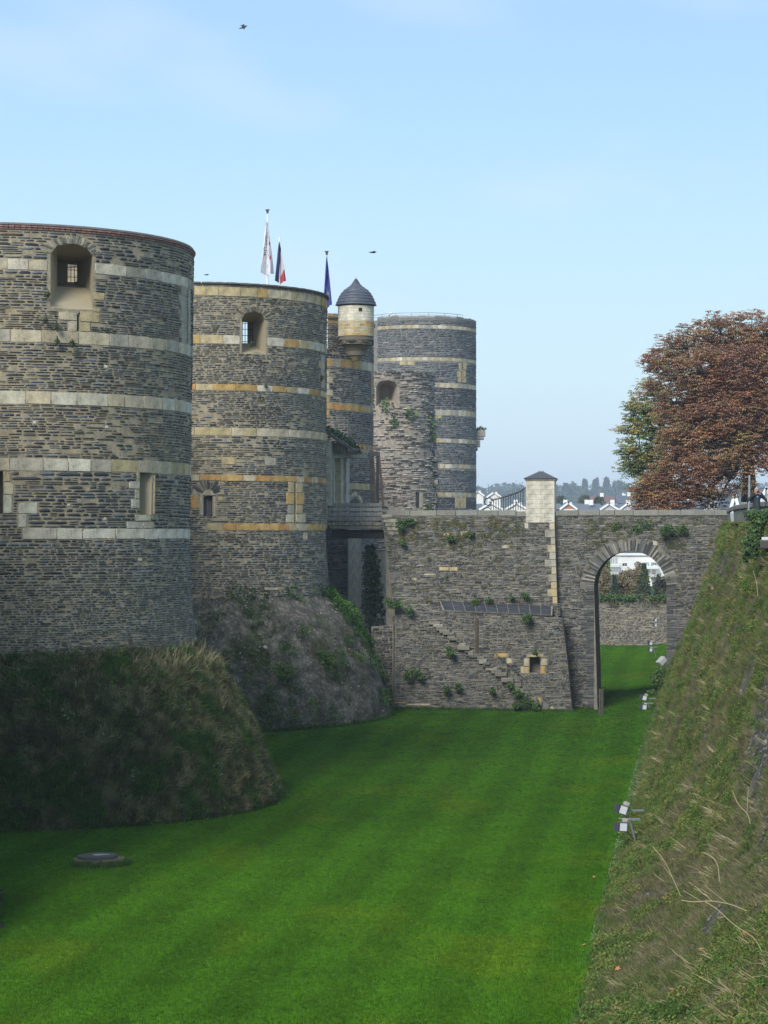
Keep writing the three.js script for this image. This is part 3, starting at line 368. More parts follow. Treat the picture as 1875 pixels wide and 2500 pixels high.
// -- the third tower, beyond the gate
const T3 = Tower('round_tower', 'dark gate tower carrying the small domed turret, behind the drawbridge', -8.27, 160, [[-1, 7.6], [10, 7.5], [27, 7.5]], 7.5);
{
  const T = T3, R = rng(31), top = 26.2; mesh('drum', ring([[7.6, -1], [7.5, 10], [7.5, 23.4]], [[.3, -1], [.3, 10], [.3, 23.4]], -Math.PI, Math.PI, 96, true), M.mortarGrey, T.g); mesh('parapet', ring([[7.5, 23.4], [7.5, top]], [[6.2, 23.4], [6.2, top]], .3, 2.3, 60, false), M.mortarGrey, T.g);
  const blocks = [], lst = [], B = (r, c) => { const z = T.zone(r); block(T.S, ...z, jit(c, R, .1), T.g); blocks.push(rectBlock(...z)); };
  const L = 2.3, Rr = 12.4;
  for (let k = 0; k < 8; k++) B([792, 803 + (k % 2) * 9, 903 + k * 16, 918 + k * 16], k > 3 ? LIM.ochre : LIM.old);
  for (let k = 0; k < 5; k++) B([905, 909.5, 905 + k * 20, 924 + k * 20], k % 2 ? LIM.orange : LIM.grey);
  for (const [v0, v1, c] of [[772, 797, [LIM.buff, LIM.ochre]], [881, 902, [LIM.grey, LIM.fresh, LIM.old, LIM.ochre]], [988, 1006, [LIM.ochre, LIM.buff, LIM.orange]], [1084, 1102, [LIM.ochre, LIM.orange, LIM.grey]], [1180, 1196, [LIM.buff, LIM.old]]]) { const a = T.at(880, v1)[1], b = T.at(880, v0)[1]; bandOf(T.S, L, Rr, a, b, [.6, 1.3], c, R, T.g, blocks); blocks.push(rectBlock(L, Rr, a, b, .01)); }
  const z = T.zone([852, 880, 1212, 1240]), c = (z[0] + z[1]) / 2; blocks.push(archBlock(z[0], z[1], 0, z[3] - .4, z[3], .25)); voussoirs(T.S, z[0], z[1], z[3] - .45, z[3], .26, 9, [LIM.buff, LIM.old], R, T.g, 'arch_stone');
  const ng = new GB(); ng.slab(T.S, [[z[0] + .05, z[2] - 1.4], [z[1] - .05, z[2] - 1.4], [z[1] - .05, z[3] - .4], [c, z[3] - .03], [z[0] + .05, z[3] - .4]], -.03, .012, .01, [.10, .095, .085]); mesh('walled_niche', ng.geo(), M.stone, T.g);
  const bl = toned({ black: 6, dark: 4, mid: 2 }), gr = toned({ mid: 4, blue: 4, dark: 3 }), sink = new GB();
  rubble({ S: T.S, s0: -3, s1: Rr, y0: 1, y1: 13, ch: [.12, .2], len: [.3, .8], gap: .045, blocks, thick: .045, seed: 301, sink, color: (s, y, Q) => gr(Q) }); rubble({ S: T.S, s0: L, s1: Rr, y0: 13, y1: 26.1, ch: [.10, .17], len: [.25, .8], gap: .045, blocks, thick: .045, seed: 300, sink, list: lst, view: T.view, color: (s, y, Q) => (Q() < .35 || y < 13.5 ? gr : bl)(Q) });
  placeRubble(lst, sink, T.g, 'slate_stone', 300);
  let s = L; while (s < Rr) { const w = R.r(.5, 1); block(T.S, s, s + w, 26.2, 26.36, jit([.2, .18, .16], R, .2), T.g, .14, 'coping_slab', M.stone); s += w; }
}
{ // the domed turret corbelled out of that tower
  const D = 153.2, c = P(869, 820, D), R = rng(33), g = thing('domed_turret', 'small cream turret with pointed grey slate dome on the gate tower', 'turret', [c.x, 0, c.z]);
  const yAt = v => EYE + (HZ - v) / FPX * D, r = 44 / FPX * D, T = { ref: r }; const S = (s, y, o) => { const t = s / r; return [(r + o) * Math.sin(t), y, (r + o) * Math.cos(t)]; };
  const yT = yAt(748), yB = yAt(822), yM = yAt(785);
  mesh('core', ring([[r - .006, yB], [r - .006, yT]], [[.2, yB], [.2, yT]], -Math.PI, Math.PI, 48, true), std({ color: col(.66, .63, .53), map: limeT }), g);
  const hs = (880.5 - 869) / FPX * D / r, sA = Math.asin(hs) * r, hole = [sA - .12, sA + .12, yAt(764), yAt(755)];
  const rows = 10; for (let k = 0; k < rows; k++) { const y0 = mixn(yB, yT, k / rows), y1 = mixn(yB, yT, (k + 1) / rows); let s = -2.9 + (k % 2) * .25; while (s < 2.9) { const w = R.r(.42, .7), lower = y1 < yM + .03, cc = lower ? R.pick([LIM.ochre, LIM.buff, LIM.ochre, LIM.old]) : [.78, .755, .65]; if (!(y0 < hole[3] - .02 && y1 > hole[2] + .02 && s < hole[1] && s + w > hole[0])) block(S, s, s + w, y0, y1, jit(cc, R, lower ? .1 : .03), g, .006); else { if (hole[0] - s > .05) block(S, s, hole[0], y0, y1, cc, g, .006); if (s + w - hole[1] > .05) block(S, hole[1], s + w, y0, y1, cc, g, .006); } s += w; } }
  { const q = new GB(); q.slab(S, [[hole[0], hole[2]], [hole[1], hole[2]], [hole[1], hole[3]], [hole[0], hole[3]]], -.003, .002, .001, [.012, .012, .014]); mesh('window', q.geo(), M.plain, g); }
  // slate dome in overlapping courses
  const dome = [[50, 745], [47, 738], [43.4, 729.4], [40, 722.5], [35.8, 715.4], [28.7, 707.4], [20.5, 701.8], [12.6, 695.8], [7.6, 689.3], [4.9, 685], [2.7, 681.7], [.5, 679]].map(([a, v]) => [a / FPX * D, yAt(v)]);
  const pr = []; for (let k = 0; k < dome.length - 1; k++) for (let j = 0; j < 3; j++) { const f = j / 3; pr.push([mixn(dome[k][0], dome[k + 1][0], f) + (j === 0 ? .025 : 0), mixn(dome[k][1], dome[k + 1][1], f)]); }
  const prof = []; prof.push([.1, dome[0][1] - .02]); pr.forEach(([a, y], i) => { if (i) prof.push([a + .022, y - .004]); prof.push([a, y]); }); prof.push([0.001, dome[dome.length - 1][1] + .1]);
  const dg = new THREE.LatheGeometry(prof.map(q => new THREE.Vector2(...q)), 40).toNonIndexed(); dg.computeVertexNormals(); mesh('slate_dome', painted(dg, [.085, .098, .13]), M.slate, g);
  // corbel rings stepping in
  for (const [r0, r1, v0, v1, cc] of [[42, 42, 823, 831, [.18, .15, .11]], [40, 41, 832, 843, [.26, .23, .17]], [24, 33, 844, 856, [.24, .19, .11]], [20, 24, 857, 868, [.22, .19, .14]], [8, 17, 869, 881, [.30, .22, .11]]]) mesh('corbel_ring', painted(new THREE.CylinderGeometry(r1 / FPX * D, r0 / FPX * D, (v1 - v0) / FPX * D, 28).translate(0, (yAt(v0) + yAt(v1)) / 2, 0), cc), M.stone, g);
  const sink = new GB(), SS = (s, y, o) => { const rr = 41 / FPX * D; return [(rr + o) * Math.sin(s / rr), y, (rr + o) * Math.cos(s / rr)]; }; rubble({ S: SS, s0: -2, s1: 2.2, y0: yAt(843), y1: yAt(832), ch: [.07, .1], len: [.2, .6], gap: .03, thick: .08, seed: 5, sink, color: (s, y, Q) => jit(Q() < .5 ? [.34, .29, .18] : [.06, .055, .05], Q, .2) }); mesh('corbel_slates', sink.geo(), M.stone, g).userData.kind = 'stuff';
}
// -- far ruined stub and the tall corner tower
{
  const T = Tower('ruined_tower', 'ruined pinkish stub of a tower standing before the tallest tower', .05, 225, [[-1, 5.0], [28.2, 5.0]], 5), R = rng(41), top = 28.0;
  T.prof = T.prof; const rag = (t, y) => 0;
  const E = T.zone([918, 972, 928, 992]), th = (E[0] + E[1]) / 2 / 5, w = (E[1] - E[0]) / 2, out = [[-w, E[2]], [w, E[2]], [w, E[3] - .6], [w * .7, E[3] - .15], [0, E[3]], [-w * .7, E[3] - .15], [-w, E[3] - .6]], inn = out.map(q => [q[0] * .45, mixn(q[1], (E[2] + E[3]) / 2 + .8, .45)]);
  mesh('ruined_wall', cut(ring([[5.05, 0], [5, 12], [5, 20], [5, top - .4]], [[.3, 0], [.3, 12], [.3, 20], [.3, top - .4]], -Math.PI, Math.PI, 80, true), [frustum(T, th, out, inn, 5, 2.2)]), M.mortarPink, T.g);
  const blocks = [archBlock(th * 5 - w, th * 5 + w, E[2], E[3] - .6, E[3], .35)], lst = [], sink = new GB(); voussoirs(T.S, th * 5 - w, th * 5 + w, E[3] - .65, E[3], .4, 18, [[.3, .27, .22], [.2, .18, .16]], R, T.g);
  const door = T.zone([1015, 1024, 1202, 1240]); block(T.S, ...door, [.05, .048, .045], T.g, .01, 'door'); block(T.S, door[1], door[1] + .5, door[2], door[3], LIM.old, T.g); blocks.push(rectBlock(door[0], door[1] + .5, door[2], door[3]));
  const a = toned({ dark: 3, mid: 3, olive: 2, pale: 2, brown: 1 }), pk = [[.44, .36, .30], [.5, .43, .36], [.42, .40, .37], [.56, .50, .43]];
  rubble({ S: T.S, s0: -2, s1: 7.6, y0: 10, y1: top - .3, ch: [.13, .24], len: [.3, .9], gap: .05, blocks, thick: .12, seed: 410, sink, list: lst, view: T.view, miss: (s, y) => y < 17 ? .40 : .12 + .3 * smooth(.45, .6, fbm(s * .5, y * .35, 3, 3)), color: (s, y, Q) => y > top - 1.5 ? a(Q) : Q() < (y < 18 ? .75 : .45) + .2 * smooth(.4, .6, fbm(s * .4, y * .3, 8, 3)) ? jit(Q.pick(pk), Q, .2) : a(Q) });
  placeRubble(lst, sink, T.g, 'stone', 300);
  // broken wall stump on its right side, ragged
  const rg = new GB(); for (let k = 0; k < 110; k++) { const y = R.r(8, 23.5), s = 5 * R.r(1.25, 1.62), h = R.r(.25, .8), wq = R.r(.3, .9); rg.slab(T.S, [[s - wq / 2, y], [s + wq / 2, y + R.r(-.1, .1)], [s + wq * .45, y + h], [s - wq * .4, y + h * .9]], -.2, R.r(.1, .42) * smooth(24, 17, y) + .08, .1, jit(R.pick([[.20, .19, .17], [.30, .26, .22], [.13, .12, .11], [.36, .30, .25]]), R, .3), false); } const rm = mesh('broken_edge', rg.geo(), M.stone, T.g); rm.userData.kind = 'stuff';
  const iv = new GB(); for (const [u, v, s] of [[945, 985, 1.2], [1000, 1008, .9], [1062, 1030, 1.3], [1056, 1065, .8], [960, 1030, .7], [1040, 1240, .6]]) { const q = T.at(Math.min(u, 1052), v), p = T.S(q[0], q[1], .15); leafCluster(R, 60, s * .6, s * .7, s * .4, .3, GREENS, iv, p, .3); } mesh('ivy', iv.geo(), M.leaf, T.g);
}
{
  const D = 290, T = Tower('tall_tower', 'tallest round tower with railing on top, furthest right of the castle', 4.5, D, [[-1, 7.4], [20, 7.35], [40.5, 7.33]], 7.35), R = rng(51), top = 38.9;
  mesh('drum', ring([[7.4, -1], [7.35, 20], [7.33, top]], [[.3, -1], [.3, 20], [.3, top]], -Math.PI, Math.PI, 96, true), std({ color: col(.36, .355, .35), map: mortarT }), T.g);
  const blocks = [], lst = [], sink = new GB(), yv = v => EYE + (HZ - v) / FPX * 283;
  for (const [v0, v1] of [[793, 802], [872, 881], [934, 946], [999, 1014], [1070, 1081], [1132, 1143], [1202, 1213]]) { bandOf(T.S, -6, 11.2, yv(v1), yv(v0), [.6, 1.3], [LIM.old, LIM.fresh, LIM.buff, LIM.grey], R, T.g); blocks.push(rectBlock(-6, 11.2, yv(v1), yv(v0), .02)); }
  const B = (r, c) => { const z = T.zone(r); block(T.S, ...z, jit(c, R, .08), T.g, .04); blocks.push(rectBlock(...z)); };
  for (const r of [[976, 993, 881, 891], [995, 1012, 881, 891], [1120, 1127, 886, 905], [1130, 1139, 884, 902], [1116, 1126, 906, 921], [1128, 1137, 904, 920], [1118, 1126, 921, 933], [1128, 1138, 921, 933], [1064, 1077, 1014, 1021], [1111, 1122, 1214, 1240], [1124, 1137, 1214, 1240]]) B(r, LIM.buff);
  const c1 = toned({ dark: 2, mid: 5, blue: 6, olive: 1.5, pale: .6 }), c2 = toned({ black: 6, dark: 4 });
  rubble({ S: T.S, s0: -6, s1: 11.3, y0: 9, y1: top - .1, ch: [.16, .28], len: [.4, 1.1], gap: .035, blocks, thick: .06, seed: 510, sink, list: lst, view: T.view, miss: () => .03, color: (s, y, Q) => (y > yv(990) && y < yv(946) || y > yv(1240) && y < yv(1214) ? c2 : c1)(Q) });
  placeRubble(lst, sink, T.g, 'slate_stone', 300);
  { let s = -6; while (s < 11.3) { const w = R.r(.7, 1.4); block(T.S, s, s + w, top, top + R.r(.3, .42), jit([.25, .24, .22], R, .2), T.g, .05, 'coping_slab', M.stone); s += w; } }
  // guard rail
  const y0 = top + .4, pts = [], posts = []; for (let k = 0; k <= 40; k++) { const t = -1.2 + 2.3 * k / 40; pts.push([6.3 * Math.sin(t), y0 + .45, 6.3 * Math.cos(t)]); if (k % 6 === 0) posts.push(t); }
  const rail = thing('guard_rail', 'thin metal guard rail along the top of the tallest tower', 'railing', [T.cx, 0, -D]); mesh('top_rail', tube(pts, .035, [1, 1, 1], 5, 60), M.galv, rail); mesh('lower_rail', tube(pts.map(p => [p[0], p[1] - .3, p[2]]), .03, [1, 1, 1], 5, 60), M.galv, rail); posts.forEach(t => mesh('post', limb([6.3 * Math.sin(t), y0 - .3, 6.3 * Math.cos(t)], [6.3 * Math.sin(t), y0 + .45, 6.3 * Math.cos(t)], .04, .04, [1, 1, 1], 5), M.galv, rail));
  const q = P(951, 768, D - 4), mast = thing('lookout_telescope', 'small white and red viewing device on a post atop the tallest tower', 'telescope', [q.x, top, q.z]); mesh('post', limb([0, 0, 0], [0, .75, 0], .09, .07, [.55, .18, .16]), M.plain, mast); mesh('barrel', limb([-.28, .75, 0], [.36, 1.12, .1], .13, .09, [.75, .72, .72]), M.plain, mast);
  // broken corbels high on its right flank
  const b = thing('broken_corbel', 'broken stone corbel jutting from the right flank of the tallest tower', 'corbel', [T.cx, 0, -D]), x0 = 6.9; for (const [u0, u1, v0, v1, cc] of [[1156, 1185, 1052, 1066, [.36, .33, .28]], [1158, 1181, 1067, 1074, [.30, .27, .23]], [1158, 1172, 1075, 1092, [.33, .30, .25]], [1158, 1166, 1093, 1101, [.26, .24, .2]]]) { const A = P(u0, v1, D), Bq = P(u1, v0, D); mesh('corbel_stone', box(Bq.x - A.x, Bq.y - A.y - .02, 1.3, (A.x + Bq.x) / 2 - T.cx, (A.y + Bq.y) / 2, 0, cc, .06), M.stone, b); }
  const iv = new GB(), A = P(1172, 1050, D); leafCluster(R, 90, .7, .3, .6, .3, OLIVES, iv, [A.x - T.cx, A.y + .1, 0]); mesh('weeds', iv.geo(), M.leaf, b);
}
// -- curtain walls joining the towers, mostly hidden behind them
function curtain(x0, d0, x1, d1, h, label) { const L = Math.hypot(x1 - x0, d1 - d0), g = box(L, h, 2.6, 0, h / 2, 0); const m = solo('curtain_wall', g, M.mortarGrey, label, 'wall', null, [(x0 + x1) / 2, 0, -(d0 + d1) / 2]); m.rotation.y = Math.atan2(d1 - d0, x1 - x0); }
curtain(-23, 70, -19.6, 90, 21, 'high castle wall left of the large striped tower, towards the camera'); curtain(-18.5, 103, -14.5, 132, 21, 'high castle wall between the first and second towers'); curtain(-9.5, 166, -2.5, 222, 19, 'high castle wall beyond the gate tower'); curtain(-1, 229, 2.5, 284, 22, 'high castle wall behind the ruined stub');
{ // the nearest tower: only the planted mound at its foot enters the frame, at the left edge
  const T = Tower('round_tower', 'nearest tower, only the edge of its bushy mound shows at the left', -22.9, 63, [[-1, 8.2], [24, 8.1]], 8), R = rng(61); mesh('drum', ring([[8.3, 0], [8, 8], [8.1, 23.5]], [[.3, 0], [.3, 8], [.3, 23.5]], -Math.PI, Math.PI, 96, true), M.mortarGrey, T.g);
  const sink = new GB(); rubble({ S: T.S, s0: -12, s1: 14, y0: 6, y1: 23.4, ch: [.12, .2], len: [.4, .9], gap: .04, thick: .04, seed: 610, sink, color: (s, y, Q) => toned({ dark: 4, mid: 4, black: 2 })(Q) }); const m = mesh('rubble_stones', sink.geo(), M.stone, T.g); m.userData.kind = 'stuff';
  coneOf(T, cone1, 'grassy_foot', (t, y, n, n2) => [.05 * (.6 + n2), .06 * (.6 + n2), .03 * (.6 + n2)], .9, 5);
  const iv = new GB(); for (let k = 0; k < 70; k++) { const q = conePt(T, cone1, R.r(.7, 2.2), R.r(.45, 1)); leafCluster(R, 60, .7, .5, .7, .16, [[.028, .055, .03], [.04, .075, .035], [.02, .04, .025]], iv, [q.p[0] - T.cx, q.p[1] + .1, q.p[2] + T.d]); } mesh('ivy', iv.geo(), M.leaf, T.g);
}

// ---------------------------------------------------------------- the stone bridge
const BP = [0.2, 143.6], CA = Math.cos(ALPHA), SA = Math.sin(ALPHA);
function onB(u, v, p = 0) { const dx = (u - CX) / FPX; const d = (BP[0] * SA + BP[1] * CA - p) / (dx * SA + CA), x = dx * d; return [(x - BP[0]) * CA - (d - BP[1]) * SA, EYE + (HZ - v) / FPX * d]; } // photo pixel -> [s, y] on the plane p metres in front of the bridge face
const bridgeThing = (name, label, cat, group) => thing(name, label, cat, [BP[0], 0, -BP[1]], -ALPHA, group);
const prism = (pts, z0, z1) => { const s = new THREE.Shape(pts.map(q => new THREE.Vector2(...q))); return new THREE.ExtrudeGeometry(s, { depth: z1 - z0, bevelEnabled: false }).translate(0, 0, z0); };
const plane = p => (s, y, o) => [s, y, p + o];
{
  const R = rng(71), br = bridgeThing('stone_bridge', 'grey schist bridge with one tall arch crossing the grassy moat', 'bridge');
  const aL = onB(1450, 1440)[0], aR = onB(1627, 1440)[0], yS = onB(1539, 1436)[1], yC = onB(1539, 1345)[1], ac = (aL + aR) / 2, aw = (aR - aL) / 2;
  const sL = onB(932, 1255, .6)[0], sR = onB(1845, 1300)[0], yP = onB(1450, 1259)[1], yTop = onB(1450, 1245)[1], road = 11.75;
  // body with the arch left open
  const arc = []; for (let k = 0; k <= 24; k++) { const t = Math.PI * k / 24; arc.push([ac - aw * Math.cos(t), yS + (yC - yS) * Math.sin(t)]); }
  mesh('main_wall', prism([[sL + .2, -.6], [aL + .25, -.6], [aL, yS], ...arc.slice(1, -1), [aR, yS], [aR, -.6], [sR, -.6], [sR, road], [sL + .2, road]], -6.2, 0), M.mortarDark, br);
  mesh('parapet', prism([[sL + .2, road - .004], [sR, road - .004], [sR, yP], [sL + .2, yP]], -.48, .004), M.mortarDark, br); mesh('parapet', prism([[sL + .2, road - .004], [sR, road - .004], [sR, yP], [sL + .2, yP]], -6.2, -5.72), M.mortarDark, br);
  // thicker left part, its right edge a battered buttress
  const q = (u, v, p) => onB(u, v, p); const b1 = q(1354, 1276, .6), b2 = q(1361, 1475, .6), l1 = q(932, 1262, .6), l2 = q(957, 1455, .6), pb = q(1284, 1276, .6);
  const leftPts = [[l2[0] + .1, -.5], [l2[0], l2[1]], [l1[0], yP - .02], [pb[0], yP - .02], [pb[0], b1[1]], b1, b2, [b2[0] + .3, -.5]];
  mesh('left_wall', prism(leftPts, .001, .6), M.mortarDark, br);
  // low room built against its foot
  const lo = [q(964, 1480, 2.0), q(1352, 1507, 2.0), q(1392, 1507, 2.0)], roofL = q(1075, 1490, 2.0), f1 = q(1400, 1740, 2.0)[0];
  const lowPts = [[lo[0][0] - .05, -.5], [lo[0][0], lo[0][1] + .1], [roofL[0], q(1085, 1492, 2)[1]], [lo[1][0], lo[1][1]], [lo[2][0] - .5, lo[2][1] - .1], [f1 - .35, 3.2], [f1, -.5]];
  const wz = [q(1293, 1642, 2), q(1318, 1605, 2)]; let lowG = cut(prism(lowPts, .602, 2.0), [new THREE.BoxGeometry(wz[1][0] - wz[0][0], wz[1][1] - wz[0][1], 1.8).translate((wz[0][0] + wz[1][0]) / 2, (wz[0][1] + wz[1][1]) / 2, 2.0)]); mesh('low_room', lowG, M.mortarDark, br);
  const gr = toned({ mid: 4, blue: 5, olive: 4, pale: 6.5, dark: 1, tan: 1.8 }), dk = toned({ dark: 3.5, mid: 4.5, blue: 4, olive: 1.5, pale: .8 }), lst = [], sink = new GB(), wv = (s, y) => .05 * (fbm(s * .6, y, 3, 2) - .5);
  const col2 = (s, y, Q) => (fbm(s * .25, y * .3, 6, 3) > .5 || y > 12 ? gr : dk)(Q), warm = toned({ tan: 1.6, pale: 3.6, mid: 4, olive: 3.4, blue: 2, brown: .4, dark: 1.5 });
  // visible rubble: upper left wall, low room, right wall
  const blocks = []; const B = (rect, c, p, nm) => { const a = q(rect[0], rect[3], p), b = q(rect[1], rect[2], p); block(plane(p), a[0], b[0], a[1], b[1], jit(c, R, .1), br, R.r(.02, .05), nm); blocks.push(rectBlock(a[0], b[0], a[1], b[1])); };
  const edgeL = y => { const k = (y - l2[1]) / (l1[1] - l2[1]); return mixn(l2[0], l1[0], k); }, edgeR = y => mixn(b2[0], b1[0], (y - b2[1]) / (b1[1] - b2[1]));
  const quo = []; for (let k = 0; k < 11; k++) { const v1 = 1276 + k * 18, y1 = q(1350, v1, .6)[1], y0 = q(1350, v1 + 18, .6)[1], x = edgeR((y0 + y1) / 2), w = [.34, .62, .28, .5, .4, .7, .3, .52, .36, .6, .3][k], c = k > 7 ? LIM.buff : k % 3 ? LIM.grey : LIM.old; const g = new GB(); g.slab(plane(.6), [[x - w, y0 + .01], [edgeR(y0) - .002, y0 + .01], [edgeR(y1) - .002, y1 - .01], [x - w, y1 - .01]], -.05, .035, .012, jit(c, R, .1)); mesh('quoin', g.geo(), M.lime, br); quo.push([y0, y1, x - w]); }
  blocks.push(y => { const k = quo.find(z => y >= z[0] && y < z[1]); return k ? [k[2], 99] : y > quo[0][0] ? [edgeR(y), 99] : null; }, y => [-99, edgeL(y)]);
  B([1281, 1290, 1276, 1291], LIM.fresh, .6); for (const r of [[1072, 1096, 1384, 1393], [1097, 1117, 1384, 1394], [1082, 1100, 1300, 1309], [1125, 1141, 1298, 1308], [1226, 1244, 1331, 1339], [1006, 1017, 1410, 1418], [1035, 1062, 1400, 1405]]) B(r, R.pick([LIM.buff, LIM.old]), .6);
  const vu = s => true; rubble({ S: plane(.6), s0: l1[0] - .6, s1: b2[0] + .2, y0: lo[0][1] - .6, y1: yP - .02, ch: [.06, .12], len: [.16, .55], gap: .022, blocks, thick: .05, seed: 720, sink, list: lst, wave: wv, miss: () => .07, color: (s, y, Q) => (Q() < .5 ? warm : col2(s, y, Q) && gr)(Q) });
  rubble({ S: plane(.6), s0: l2[0] + .05, s1: lo[0][0] + .02, y0: 0, y1: lo[0][1] - .6, ch: [.07, .13], len: [.18, .5], gap: .022, thick: .05, seed: 725, sink, color: (s, y, Q) => dk(Q) });
  const lowBlocks = [y => y < 3.2 ? [mixn(f1, f1 - .35, clamp(y / 3.2)), 99] : [mixn(f1 - .35, lo[2][0] - .5, clamp((y - 3.2) / (lo[2][1] - 3.2))), 99], y => [-99, lo[0][0]], rectBlock(wz[0][0], wz[1][0], wz[0][1], wz[1][1], 0)];
  const BL = (rect, c, nm) => { const a = q(rect[0], rect[3], 2), b = q(rect[1], rect[2], 2); block(plane(2), a[0], b[0], a[1], b[1], jit(c, R, .1), br, R.r(.03, .06), nm); lowBlocks.push(rectBlock(a[0], b[0], a[1], b[1])); };
  for (const r of [[1286, 1326, 1597, 1604], [1279, 1292, 1607, 1626], [1271, 1292, 1627, 1645], [1319, 1336, 1607, 1624], [1319, 1331, 1625, 1645], [1207, 1240, 1594, 1604], [1236, 1250, 1606, 1620], [1300, 1322, 1702, 1718], [962, 990, 1713, 1717], [992, 1050, 1717, 1722], [1340, 1352, 1724, 1742]]) BL(r, R.pick([LIM.buff, LIM.ochre, LIM.old]), 'limestone_block');
  const post = [q(1160, 1600, 2), q(1167, 1508, 2)]; mesh('timber_post', box(post[1][0] - post[0][0], post[1][1] - post[0][1], .2, (post[0][0] + post[1][0]) / 2, (post[0][1] + post[1][1]) / 2, 2.05, [.11, .075, .05], .02), M.wood, br); lowBlocks.push(rectBlock(post[0][0], post[1][0], post[0][1], post[1][1]));
  rubble({ S: plane(2), s0: lo[0][0], s1: f1 + .2, y0: .1, y1: lo[0][1] + .08, ch: [.06, .12], len: [.16, .5], gap: .022, blocks: [...lowBlocks, y => { const ya = lo[0][1] + .1, yb = q(1085, 1492, 2)[1], yc = lo[1][1], f = y > yb ? mixn(lo[0][0], roofL[0], clamp((ya - y) / Math.max(.01, ya - yb))) : y > yc ? mixn(roofL[0], lo[1][0], (yb - y) / Math.max(.01, yb - yc)) : null; return f === null ? null : [f, 99]; }], thick: .05, seed: 730, sink, list: lst, wave: wv, miss: () => .07, color: (s, y, Q) => (Q() < .35 ? warm : Q() < .2 ? dk : gr)(Q) });
  const rBlocks = [archBlock(aL, aR, -.6, yS, yC, .86), y => [-99, b2[0] - .1]]; { const z = [q(1594, 1330)[0], q(1605, 1330)[0], q(1594, 1332)[1], q(1594, 1320)[1]]; block(plane(0), ...z, LIM.fresh, br, .06); rBlocks.push(rectBlock(...z)); }
  rubble({ S: plane(0), s0: b2[0] - .2, s1: sR, y0: .2, y1: yP, ch: [.06, .12], len: [.16, .55], gap: .022, blocks: rBlocks, thick: .05, seed: 740, sink, list: lst, wave: wv, miss: () => .06, color: (s, y, Q) => (y > 10.6 ? (Q() < .4 ? warm : gr) : y < yS && Q() < .7 ? dk : Q() < .6 ? dk : gr)(Q) });
  placeRubble(lst, sink, br, 'schist_stone', 300);
  // the arch ring of thin radial slates, longer towards the haunches, and the long jamb stones under them
  voussoirs(plane(0), aL, aR, yS, yC, .84, 72, [[.10, .105, .105], [.24, .23, .20], [.055, .058, .06], [.36, .34, .28], [.16, .16, .15]], R, br, 'arch_slate');
  for (const [e, w] of [[aL, -1], [aR, 1]]) { let y = .25; while (y < yS) { const h = R.r(.09, .2), L = R.r(.3, .75), g = new GB(), x = e + w * .01; g.slab(plane(0), w < 0 ? [[x - L, y], [x, y], [x, y + h - .015], [x - L, y + h - .02]] : [[x, y], [x + L, y], [x + L, y + h - .02], [x, y + h - .015]], -.05, R.r(.02, .07), .01, jit(R.pick([[.10, .10, .10], [.14, .14, .135], [.075, .078, .08]]), R, .25)); mesh('jamb_stone', g.geo(), M.stone, br); y += h; } }
  // coping
  let s = sL + .2; while (s < sR) { const w = Math.min(R.r(.9, 1.8), sR - s); const inP = s + w > pb[0] && s < b1[0]; if (!inP) mesh('coping_stone', box(w - .02, yTop - yP - .01, .62, s + w / 2, (yP + yTop) / 2 + R.r(-.012, .012), -.2 + R.r(-.01, .01), jit([.26, .255, .215], R, .14), .025), M.stone, br); s += w; }
  mesh('coping_stone', box(sR - sL, yTop - yP, .6, (sR + sL) / 2, (yP + yTop) / 2, -5.95, [.27, .26, .22], .02), M.stone, br);
  for (let k = 0; k < 5; k++) { const a = q(931 + k * 4, 1262 + k * 3, .62), w = .7 + (k % 2) * .7; block(plane(.6), a[0] + .02, a[0] + w, yP - .15 - k * .26, yP + .1 - k * .26, LIM.grey, br, .03); }
  // slate pentice over the low room: two rows of large slates, mortar in the joints
  const A = q(1075, 1469, .62), Bq = q(1347, 1482, .62), C = q(1346, 1503, 2.0), Dq = q(1084, 1492, 2.0), N = 10; const rp = (f, g, o) => { const x = mixn(mixn(A[0], Bq[0], f), mixn(Dq[0], C[0], f), g), y = mixn(mixn(A[1], Bq[1], f), mixn(Dq[1], C[1], f), g), z = mixn(.6, 2.12, g); return [x, y + o * .7 + .05, z + o * .7]; };
  const bed = new GB(); bed.slab((a, b, o) => rp(a, b, o), [[-.01, 1.0], [1.01, 1.0], [1.01, -.01], [-.01, -.01]], -.12, 0, .002, [.32, .31, .28]); mesh('roof_bed', bed.geo(), M.stone, br);
  for (let r = 0; r < 2; r++) for (let k = 0; k < N; k++) { const f0 = (k + .015 + r * .04) / N, f1q = (k + .985 + r * .03 - (k === N - 1 ? .05 : 0)) / N, g = new GB(); g.slab((a, b, o) => rp(a, b, o), [[f0, r ? .98 : .44], [f1q, r ? .98 : .44], [f1q, r ? .475 : .01], [f0, r ? .475 : .01]], 0, .025 + r * .012, .004, jit([.062, .066, .08], R, .2)); mesh('roof_slate', g.geo(), M.slate, br); }
  // broken stair climbing to the left across the front
  for (let k = 0; k < 34; k++) { const f = k / 33, a = q(mixn(1052, 1332, f), mixn(1512, 1728, f), 2.0), w = R.r(.3, .8), h = R.r(.14, .34); mesh('stair_stone', box(w, h, .5, a[0] + R.r(-.14, .1), a[1] - h * .3, 2.0 + R.r(-.12, .1), jit(R.pick([[.22, .21, .17], [.16, .155, .13], [.30, .28, .22]]), R, .25), .05).rotateZ(0), M.stone, br); }
